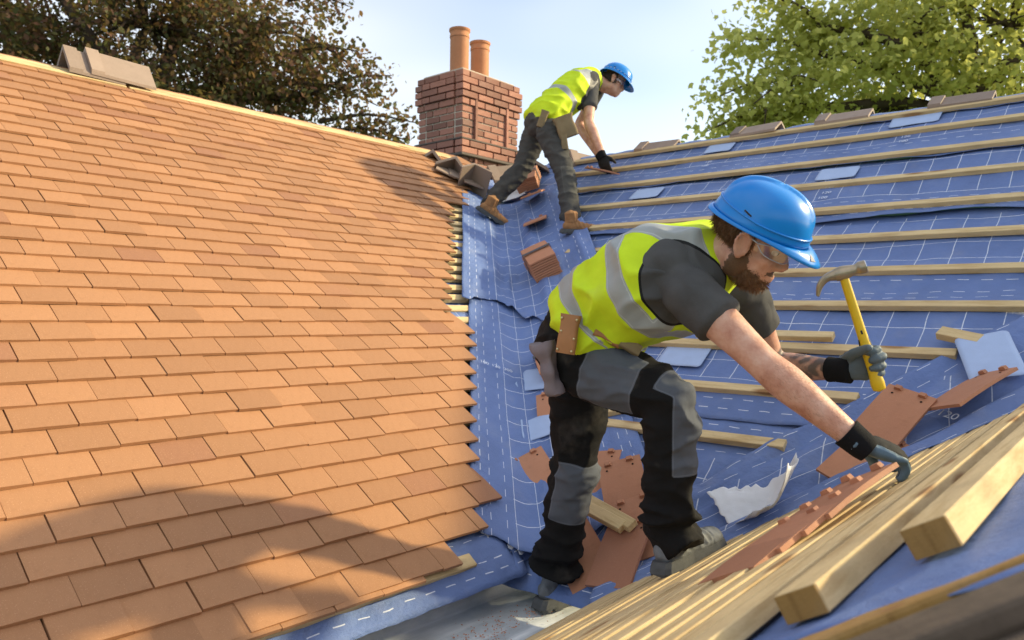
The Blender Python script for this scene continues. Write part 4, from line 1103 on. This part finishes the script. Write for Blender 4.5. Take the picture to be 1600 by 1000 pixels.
    def tf(a, b, c):
        p = np.array((a, b, c)); w = .5
        for K, A in kn: w = max(w, 1.0 * math.exp(-((p - K) @ (p - K)) / (.13 * k) ** 2), 1.6 * math.exp(-((p - A) @ (p - A)) / (.16 * k) ** 2))
        return .019 * k * w * ((1 - abs(noise.noise(Vector((a * 7, b * 7, c * 15)) / k + Vector((.7 * noise.noise(Vector((a, b, c)) * 6), 0, 0))))) ** 3 * 1.5 - .55) + .006 * k * w * (1 - 2 * abs(noise.noise(Vector((a * 16, b * 16, c * 34)) / k))) + .003 * noise.noise(Vector((a * 30, b * 30, c * 30)))
    fold(t1, tf); link('trousers', t1, M[st['trouser']], root, True)
    # belt
    bc = spine[0] + up0 * .085 * k; bl = []
    rs = ortho(up0, latH); Sx = (latH - up0 * latH.dot(up0)).normalized(); Fx = up0.cross(Sx)
    V = []; F = []
    for i in range(40):
        a = 2 * math.pi * i / 40
        for dz in (-.022, .022): V.append(bc + up0 * dz * k + Sx * (.176 * q + .006) * math.cos(a) + Fx * (.134 * q + .006) * math.sin(a))
    for i in range(40): a = 2 * i; b = 2 * ((i + 1) % 40); F.append((a, b, b + 1, a + 1))
    be = link('belt', mesh('belt', V, F), M[st.get('belt', 'leather2')], root, True); be.modifiers.new('t', 'SOLIDIFY').thickness = .005
    J['_belt'] = (bc, Sx, Fx, up0, q)
    return root


def pouch(root, px, py, d, w, h, dep, D, N, mat, rivets=True, name='pouch', taper=.9):
    c = at(px, py, d); D = D.normalized(); N = (N - D * N.dot(D)).normalized(); S = D.cross(N); V = []; F = []; n = 6
    secs = [(c - D * h / 2, w * .5, dep * .45, S), (c - D * h * .2, w * .42, dep * .5, S), (c + D * h * .15, w * .5 * taper, dep * .55, S), (c + D * h / 2, w * .5 * taper, dep * .4, S)]
    v, f = loft(secs, n=20, sub=3, power=4.5, dome=False); me = mesh(name, v, f)
    if name == 'rag':
        bm = bmesh.new(); bm.from_mesh(me); bmesh.ops.subdivide_edges(bm, edges=bm.edges[:], cuts=1, use_grid_fill=True); bm.to_mesh(me); bm.free(); fold(me, lambda a, b, c: .016 * noise.noise(Vector((a, b, c)) * 24))
    o = link(name, me, M[mat], root, True); o.modifiers.new('e', 'EDGE_SPLIT').split_angle = math.radians(50)
    if rivets:
        for sx, dx in ((-.36, -.38), (.36, -.38), (.30, -.05), (-.36, .1), (-.34, .42), (.34, .42)):
            link('rivet', mesh('rivet', *ball(c + S * w * sx + D * h * dx + N * dep * .50, [.004] * 3, n=8, k=5)), M['rivet'], o, True)
    return o


# ---- the near worker
hammer_ax = (at(1318, 430, 2.17) - at(1374, 606, 2.17)).normalized()
J1 = dict(pelvis=at(905, 535, 2.36), waist=at(955, 480, 2.29), chest=at(1035, 440, 2.17), neck=at(1122, 400, 2.06), hipR=at(905, 560, 2.27), hipL=at(912, 548, 2.46),
          knR=at(1048, 625, 2.08), anR=at(1046, 838, 2.14), knL=at(898, 735, 2.50), anL=at(868, 892, 2.60),
          shR=at(1072, 452, 2.00), shL=at(1160, 462, 2.28), elR=at(1195, 570, 1.86), elL=at(1208, 572, 2.42), wrR=at(1340, 690, 1.78), wrL=at(1312, 578, 2.24),
          head=at(1170, 370, 2.0), F=vec(.86, -.48, -.24), U=vec(.42, .76, -.46))
toC = vec(0, .1, -1)
st1 = dict(vox=.0065, girth=.98, arm=.99, leg=.92, sleeve=.44, beard=1.0, tattoo=True, trouser='trouser1', hem=.055, b1=.28, b2=.62, belt='leather2', headk=1.02,
           panels=(('hipR', 'knR', .22, .74, vec(-.3, -.1, -1), .25, .09), ('hipR', 'knR', .90, 1.2, vec(.9, .3, -.3), -.15, .08), ('knR', 'anR', -.1, .50, vec(.85, 0, -.35), .25, .08), ('knL', 'anL', -.12, .44, vec(.45, 0, -.9), .10, .08)))
w1 = person('bearded roofer in blue hard hat and yellow vest swinging a hammer', J1, 1.0, st1)
C1, R1 = J1['head'], ortho(J1['F'], J1['U'])
helmet(w1, C1 + R1 @ Vector((.012, 0, .040)), R1 @ Matrix.Rotation(.0, 3, 'Y'), .955, logo=True)
glasses(w1, C1, R1, 1.02, 'framec')
# boots
ga = Vector((1, -.12, 0))
boot(w1, Vector((*at(850, 950, 2.60).xy, GZ + .004)), ga, Vector((0, 0, 1)), 1.0, 'boot1', 'sole1')
hp = at(1041, 893, 2.11); hp.z = ZN(hp.x, hp.y) + .040
boot(w1, hp, NX + Vector((0, -.05, 0)), NZ * .45 + Vector((0, 0, .55)) + vec(.12, 0, 0), 1.0, 'boot1', 'sole1')


def glove(root, w, el, D, B, T, curls, mat, k=1.0, cuff='knit', thumb=(.5, .75, -.35), coat=-.2, vox=.0035, r=1.08, cdir=None):
    me = remesh('glove', hand_parts(w, D, B, T, curls, k, r, thumb), vox, 3); co = coords(me); no = normals(me); Bn = -np.array(cdir.normalized()) if cdir else np.array(B.normalized())
    attr(me, 'coat', (-(no @ Bn) + coat) * .02 + np.array([noise.noise(Vector(p) * 30) * .002 for p in co])); fold(me, lambda a, b, c: .0018 * noise.noise(Vector((a, b, c)) * 60))
    g_ = link('glove', me, M[mat], root, True); d = (w - el).normalized(); s_ = d.cross(B)
    cv = loft([(w - d * .030 * k, .0355 * k, .0345 * k, s_), (w - d * .012 * k, .034 * k, .033 * k, s_), (w + d * .012 * k, .035 * k, .031 * k, s_), (w + d * .03 * k, .036 * k, .027 * k, s_)], n=20, dome=False)
    link('cuff', mesh('cuff', *cv), M[cuff], g_, True); return g_


glove(w1, J1['wrR'], J1['elR'], vec(.93, -.28, .12), vec(.30, .92, -.25), vec(0, .2, 1), [(.45, .55, .5), (.5, .6, .5), (.5, .65, .5), (.55, .7, .5)], 'glove', 1.06, thumb=(.75, .35, -.6), coat=-.1, cdir=vec(-.35, -.6, -.75))
D2 = vec(.93, .20, -.30); D2 = (D2 - hammer_ax * D2.dot(hammer_ax)).normalized(); B2 = hammer_ax.cross(D2); B2 = B2 if B2.dot(vec(0, 0, 1)) > 0 else -B2
glove(w1, J1['wrL'], J1['elL'], D2, B2, hammer_ax, (1.05, 1.25, .95), 'glove_grey', 1.06, thumb=(.55, .45, -.9), coat=0)
# belt things of the near worker
pouch(w1, 888, 522, 2.13, .058, .108, .035, vec(-.16, -1, 0), vec(-.3, 0, -1), 'leather')
pouch(w1, 858, 575, 2.22, .07, .15, .06, vec(.25, -1, 0), vec(-.5, 0, -1), 'rag', False, 'rag', .6)
pouch(w1, 950, 525, 2.14, .04, .08, .024, vec(.85, -.45, 0), vec(-.1, .5, -1), 'leather', False, 'tool_loop')
pouch(w1, 985, 541, 2.13, .036, .06, .024, vec(.85, -.5, 0), vec(-.1, .5, -1), 'canvas', False, 'pouch')

# fine hair on both forearms
def arm_hair(root, body, a, b, n, seed):
    rr = random.Random(seed); co = coords(body); no = normals(body); d_, t = segdist(co, a, b); idx = np.nonzero((d_ < .06) & (t > .04) & (t < .93))[0]; V = []; F = []; ax = (b - a).normalized()
    for _ in range(n):
        i = int(rr.choice(idx)); nn_ = Vector(no[i]); p = Vector(co[i]) + nn_.cross(ax) * rr.uniform(-.004, .004) + ax * rr.uniform(-.004, .004); d = (nn_ * .45 + ax * .8 + Vector((rr.uniform(-.5, .5), rr.uniform(-.5, .5), rr.uniform(-.5, .5)))).normalized() * rr.uniform(.006, .014); s_ = d.cross(nn_).normalized() * .00018; q = len(V); V += [p - s_, p + s_, p + d]; F.append((q, q + 1, q + 2))
    link('arm_hair', mesh('arm_hair', V, F), M['armhair'], root)
M['armhair'] = m_plain('arm_hair', (.20, .105, .05), .7, .2, bump=0)
bdy = [c for c in w1.children if c.name.startswith('body')][0].data
arm_hair(w1, bdy, J1['elR'], J1['wrR'], 1300, 1); arm_hair(w1, bdy, J1['elL'], J1['wrL'], 500, 2)

# ---- hammer
ham = thing('claw_hammer', 'claw hammer with yellow and black handle raised in the grey glove', 'hammer', (0, 0, 0))
hb = J1['wrL'] + D2 * .082 - B2 * .036
h0 = hb - hammer_ax * .075; h1 = hb + hammer_ax * .262; hs = D2
v, f = loft([(h0, .017, .013, hs), (h0 + hammer_ax * .02, .019, .015, hs), (hb - hammer_ax * .02, .0155, .0125, hs), (hb + hammer_ax * .05, .0155, .0125, hs), (hb + hammer_ax * .09, .0135, .011, hs), (h1 - hammer_ax * .02, .0125, .0105, hs), (h1, .0125, .010, hs)], n=18)
hd = link('handle', mesh('handle', v, f), M['yellow'], ham, True)
v, f = loft([(hb + hammer_ax * .03, .0162, .0105, hs), (hb + hammer_ax * .065, .0158, .0105, hs), (hb + hammer_ax * .10, .008, .0115, hs)], n=14); link('grip', mesh('grip', v, f), M['blackgrip'], hd, True)
fd = (D2 * 1.0 - hammer_ax * 0).normalized(); hc = h1 + hammer_ax * .006
sd_ = fd.cross(hammer_ax)
v, f = join([loft([(hc - fd * .020, .017, .018, sd_), (hc, .0185, .021, sd_), (hc + fd * .024, .0165, .0165, sd_), (hc + fd * .036, .0145, .0145, sd_), (hc + fd * .046, .0185, .0185, sd_), (hc + fd * .062, .0185, .0185, sd_)], n=18, dome=False)] +
             [loft([(hc - fd * .012, .015, .018, sd_), (hc - fd * .042 + sd_ * .005 * s, .012, .0115, sd_), (hc - fd * .066 + sd_ * .008 * s - hammer_ax * .016, .008, .0085, sd_), (hc - fd * .080 + sd_ * .010 * s - hammer_ax * .042, .006, .004, sd_)], n=12) for s in (-1, 1)])
hh = link('hammer_head', mesh('hh', v, f), M['steel'], ham, True); hh.modifiers.new('e', 'EDGE_SPLIT').split_angle = math.radians(45)
link('striking_face', mesh('sf', *loft([(hc + fd * .0605, .0182, .0182, sd_), (hc + fd * .0640, .0170, .0170, sd_)], n=18, dome=False)), M['steelface'], hh)

# ---- the far worker
J2 = dict(pelvis=at(846, 190, 5.56), waist=at(868, 165, 5.62), chest=at(897, 142, 5.72), neck=at(928, 122, 5.82), hipR=at(856, 204, 5.46), hipL=at(842, 200, 5.66),
          knR=at(884, 273, 5.34), anR=at(893, 350, 5.22), knL=at(816, 262, 5.62), anL=at(762, 322, 5.60),
          shR=at(922, 140, 5.68), shL=at(936, 134, 5.98), elR=at(920, 192, 5.55), elL=at(905, 195, 5.96), wrR=at(941, 243, 5.42), wrL=at(938, 246, 5.70),
          head=at(958, 128, 5.86), F=vec(.83, -.42, -.10), U=vec(.40, .88, .1))
st2 = dict(vox=.009, girth=.98, arm=1.0, leg=1.02, sleeve=.55, trouser='trouser2', hem=-.03, b1=.34, b2=.68, belt='canvas', hairmat='greyhair', nhair=3500, hairl=.03, headk=1.0,
           panels=(('knR', 'anR', -.1, .45, vec(.7, 0, -.7), .2, .08),))
w2 = person('roofer in blue hard hat and yellow vest stooping on the bare roof beside the chimney', J2, .86, st2)
C2, R2 = J2['head'], ortho(J2['F'], J2['U'])
helmet(w2, C2 + R2 @ (Vector((.006, 0, .045)) * .86), R2 @ Matrix.Rotation(.05, 3, 'Y'), .90, strap=True)
glasses(w2, C2, R2, .86, 'frameb')
f2 = on(882, 386); boot(w2, Vector((f2.x, f2.y, ZR(f2.x, f2.y) + .085)), vec(1, .02, .25), Vector((-.30, 0, .95)), .82, 'boot2', 'sole1')
f3 = on(748, 352); boot(w2, Vector((f3.x, f3.y, H(f3.x, f3.y) + .10)), vec(.75, -.45, .3), vec(.45, .8, -.2), .82, 'boot2', 'sole1')
glove(w2, J2['wrR'], J2['elR'], vec(.25, -.95, -.1), vec(-.5, .0, -.9), vec(.9, -.1, -.3), [(.35, .4, .3)] * 4, 'glove_black', .86, vox=.005, coat=-.4)
glove(w2, J2['wrL'], J2['elL'], vec(.4, -.9, -.1), vec(-.2, .2, .95), vec(.9, 0, .2), [(.35, .4, .3)] * 4, 'glove_black', .86, vox=.005, coat=-.4)
pouch(w2, 884, 198, 5.36, .15, .15, .06, vec(.35, -1, 0), vec(0, 0, -1), 'canvas', False, 'pouch'); pouch(w2, 848, 186, 5.40, .06, .12, .04, vec(-.35, -1, 0), vec(0, 0, -1), 'canvas', False, 'pouch')
pouch(w2, 882, 222, 5.34, .05, .10, .03, vec(.1, -1, 0), vec(0, 0, -1), 'canvas', False, 'tool_loop')
o = link('clay_tile', NIB, None); m4 = ortho(vec(-.3, .2, 1), vec(.25, .95, -.3)).to_4x4(); m4.translation = at(962, 272, 5.42); o.matrix_world = m4 @ Matrix.Scale(.8, 4); tag(o, 'clay tile held in the black glove of the far worker', 'roof tile', 'loose clay tiles')

# ------------------------------------------------------------------ trees
def m_leaf(name, stops, trans, tcol):
    s = NT(name); r = s.t.nodes.new('ShaderNodeNewGeometry').outputs['Random Per Island']; c = s.ramp(r, stops); s.set(s.b.inputs['Base Color'], c); s.set(s.b.inputs['Roughness'], .55); s.set(s.b.inputs['Specular IOR Level'], .35)
    t = s.n('BsdfTranslucent'); s.set(t.inputs['Color'], s.mix(.55, c, tcol)); m_ = s.t.nodes.new('ShaderNodeMixShader'); m_.inputs[0].default_value = trans
    s.t.links.new(s.b.outputs[0], m_.inputs[1]); s.t.links.new(t.outputs[0], m_.inputs[2]); s.t.links.new(m_.outputs[0], s.out.inputs[0]); return s.m


M['bark'] = m_plain('bark', (.085, .062, .045), .95, .1, var=.5, scale=9, bump=.8)
M['leaf_beech'] = m_leaf('copper_beech_leaf', [(0, (.055, .070, .025)), (.35, (.10, .115, .035)), (.6, (.14, .068, .04)), (.85, (.20, .095, .065)), (1, (.16, .17, .06))], .45, (.30, .20, .06))
M['leaf_maple'] = m_leaf('maple_leaf', [(0, (.22, .25, .045)), (.4, (.30, .33, .07)), (.8, (.38, .40, .10)), (1, (.46, .46, .16))], .62, (.92, .90, .26))


def tree(label, base, crown_blobs, n_cl, per, leaf, cl_r, mat, seed, trunk_r=.35, lobed=False, sprays=(), gap=-.05, gapf=1.1):
    rg = np.random.default_rng(seed); rr = random.Random(seed); t = thing('tree', label, 'tree', base, 'trees behind the roofs'); base = Vector(base)
    cen = sum((Vector(b[0]) for b in crown_blobs), Vector()) / len(crown_blobs); fork = Vector((base.x, base.y, cen.z - crown_blobs[0][1][2] * .8)); bv = [tube([base, lerp(base, fork, .5) + Vector((.1, .1, 0)), fork], [trunk_r, trunk_r * .85, trunk_r * .7], 12, 4)]
    pts = []
    for c, r, wgt in crown_blobs:
        c = Vector(c); mid = lerp(fork, c, .5) + Vector((rr.uniform(-.5, .5), rr.uniform(-.5, .5), rr.uniform(-.2, .6))); bv.append(tube([fork, mid, c], [trunk_r * .5, trunk_r * .32, trunk_r * .16], 8, 4))
        for i in range(int(n_cl * wgt)):
            v = rg.normal(size=3); v /= np.linalg.norm(v); rad = rg.random() ** .42; p = np.array(c) + v * np.array(r) * rad * (1 + .22 * noise.noise(Vector(v) * 2.3 + Vector((seed, 0, 0))))
            if noise.noise(Vector(p) * gapf + Vector((seed, 0, 0))) < gap: continue
            pts.append(p)
            if i % 13 == 0: m2 = lerp(c, Vector(p), .5) + Vector((rr.uniform(-.2, .2), rr.uniform(-.2, .2), rr.uniform(0, .3))); bv.append(tube([c, m2, Vector(p)], [trunk_r * .13, trunk_r * .07, .010], 5, 3))
    for a, b, k in sprays:                                   # twigs reaching out of the crown
        a, b = Vector(a), Vector(b); bv.append(tube([a, lerp(a, b, .5) + Vector((0, 0, .15)), b], [.05, .03, .01], 5, 3))
        for i in range(k): pts.append(np.array(lerp(a, b, rr.uniform(.2, 1.0))) + rg.normal(size=3) * .14)
    pts = np.array(pts); n = len(pts) * per
    c = np.repeat(pts, per, 0) + rg.normal(size=(n, 3)) * cl_r * np.array([1, 1, .62])
    d = rg.normal(size=(n, 3)) + np.array([0, 0, -.25]); d /= np.linalg.norm(d, axis=1)[:, None]; u = rg.normal(size=(n, 3)) + np.array([0, 0, 1.1]); s = np.cross(d, u); s /= np.linalg.norm(s, axis=1)[:, None]; nn = np.cross(s, d)
    L = leaf * rg.uniform(.6, 1.25, n)[:, None]; w = L * .36
    if lobed: shp = [(0, 0, 0), (.15, .62, .05), (.55, .95, -.06), (.62, .42, .03), (1.05, 0, -.08), (.62, -.42, .03), (.55, -.95, -.06), (.15, -.62, .05)]; w = L * .62
    else: shp = [(0, 0, 0), (.30, .85, .07), (.62, .80, .05), (1, 0, -.06), (.62, -.80, .05), (.30, -.85, .07)]
    k = len(shp); V = np.stack([c + d * L * a + s * w * b + nn * L * e for a, b, e in shp], 1).reshape(-1, 3)
    me = bpy.data.meshes.new('crown'); me.vertices.add(n * k); me.vertices.foreach_set('co', V.ravel()); me.loops.add(n * k); me.loops.foreach_set('vertex_index', np.arange(n * k)); me.polygons.add(n); me.polygons.foreach_set('loop_start', np.arange(n) * k); me.update(); me.validate()
    o = link('crown', me, M[mat]); o.parent = t; o.location = -base
    o2 = link('trunk', mesh('trunk', *join(bv)), M['bark']); o2.parent = t; o2.location = -base
    for p in o2.data.polygons: p.use_smooth = True
    return t


P_ = lambda px, py, d: tuple(at(px, py, d))
bb = at(230, 500, 15.5)
tree('tall copper beech with dark bronze leaves behind the tiled roof ridge', (bb.x, bb.y, -5.6),
     [(P_(230, 40, 15.5), (2.9, 2.9, 2.3), 1.0), (P_(20, 60, 15.5), (2.4, 2.4, 2.0), .75), (P_(400, 50, 15.3), (1.65, 1.65, 1.5), .5), (P_(300, -130, 15.5), (3.2, 3.2, 2.2), .55), (P_(40, -120, 15.5), (3, 3, 2.2), .45), (P_(350, 165, 15.2), (1.9, 1.9, .95), .42), (P_(90, 170, 15.5), (2.8, 2.8, 1.2), .45), (P_(480, 155, 15.0), (.8, .8, .7), .06)],
     720, 24, .115, .20, 'leaf_beech', 3, .4, False, [(P_(470, 60, 15.2), P_(575, 128, 15.0), 12), (P_(480, 150, 15), P_(612, 118, 15), 9), (P_(500, 190, 15), P_(650, 192, 15), 16), (P_(450, 0, 15.2), P_(545, 10, 15.1), 9), (P_(520, 205, 15), P_(640, 222, 15), 14), (P_(430, 90, 15), P_(560, 80, 15), 8), (P_(450, 130, 15), P_(590, 165, 15), 12)])
bb = at(1480, 500, 13.5)
tree('leafy green maple lit from behind beyond the bare roof ridge', (bb.x, bb.y, -5.6),
     [(P_(1440, 70, 13.5), (1.9, 1.9, 1.35), 1.0), (P_(1580, 40, 13.5), (2.0, 2.0, 1.8), 1.0), (P_(1240, 165, 13.3), (1.35, 1.35, .72), .42), (P_(1330, 90, 13.3), (1.2, 1.2, .8), .36), (P_(1470, -60, 13.5), (2.0, 2.0, 1.1), .5), (P_(1280, 40, 13.2), (.9, .9, .55), .11), (P_(1190, 185, 13.2), (.7, .7, .35), .10), (P_(1500, 160, 13.5), (2.2, 2.2, .6), .5), (P_(1700, 60, 13.5), (2.2, 2.2, 1.8), .6)],
     330, 18, .115, .22, 'leaf_maple', 9, .30, True, [(P_(1300, 90, 13.3), P_(1135, 62, 13.2), 24), (P_(1290, 40, 13.2), P_(1185, -5, 13.2), 22), (P_(1250, 130, 13.2), P_(1125, 150, 13.1), 22), (P_(1230, 180, 13.2), P_(1105, 205, 13.2), 20)])
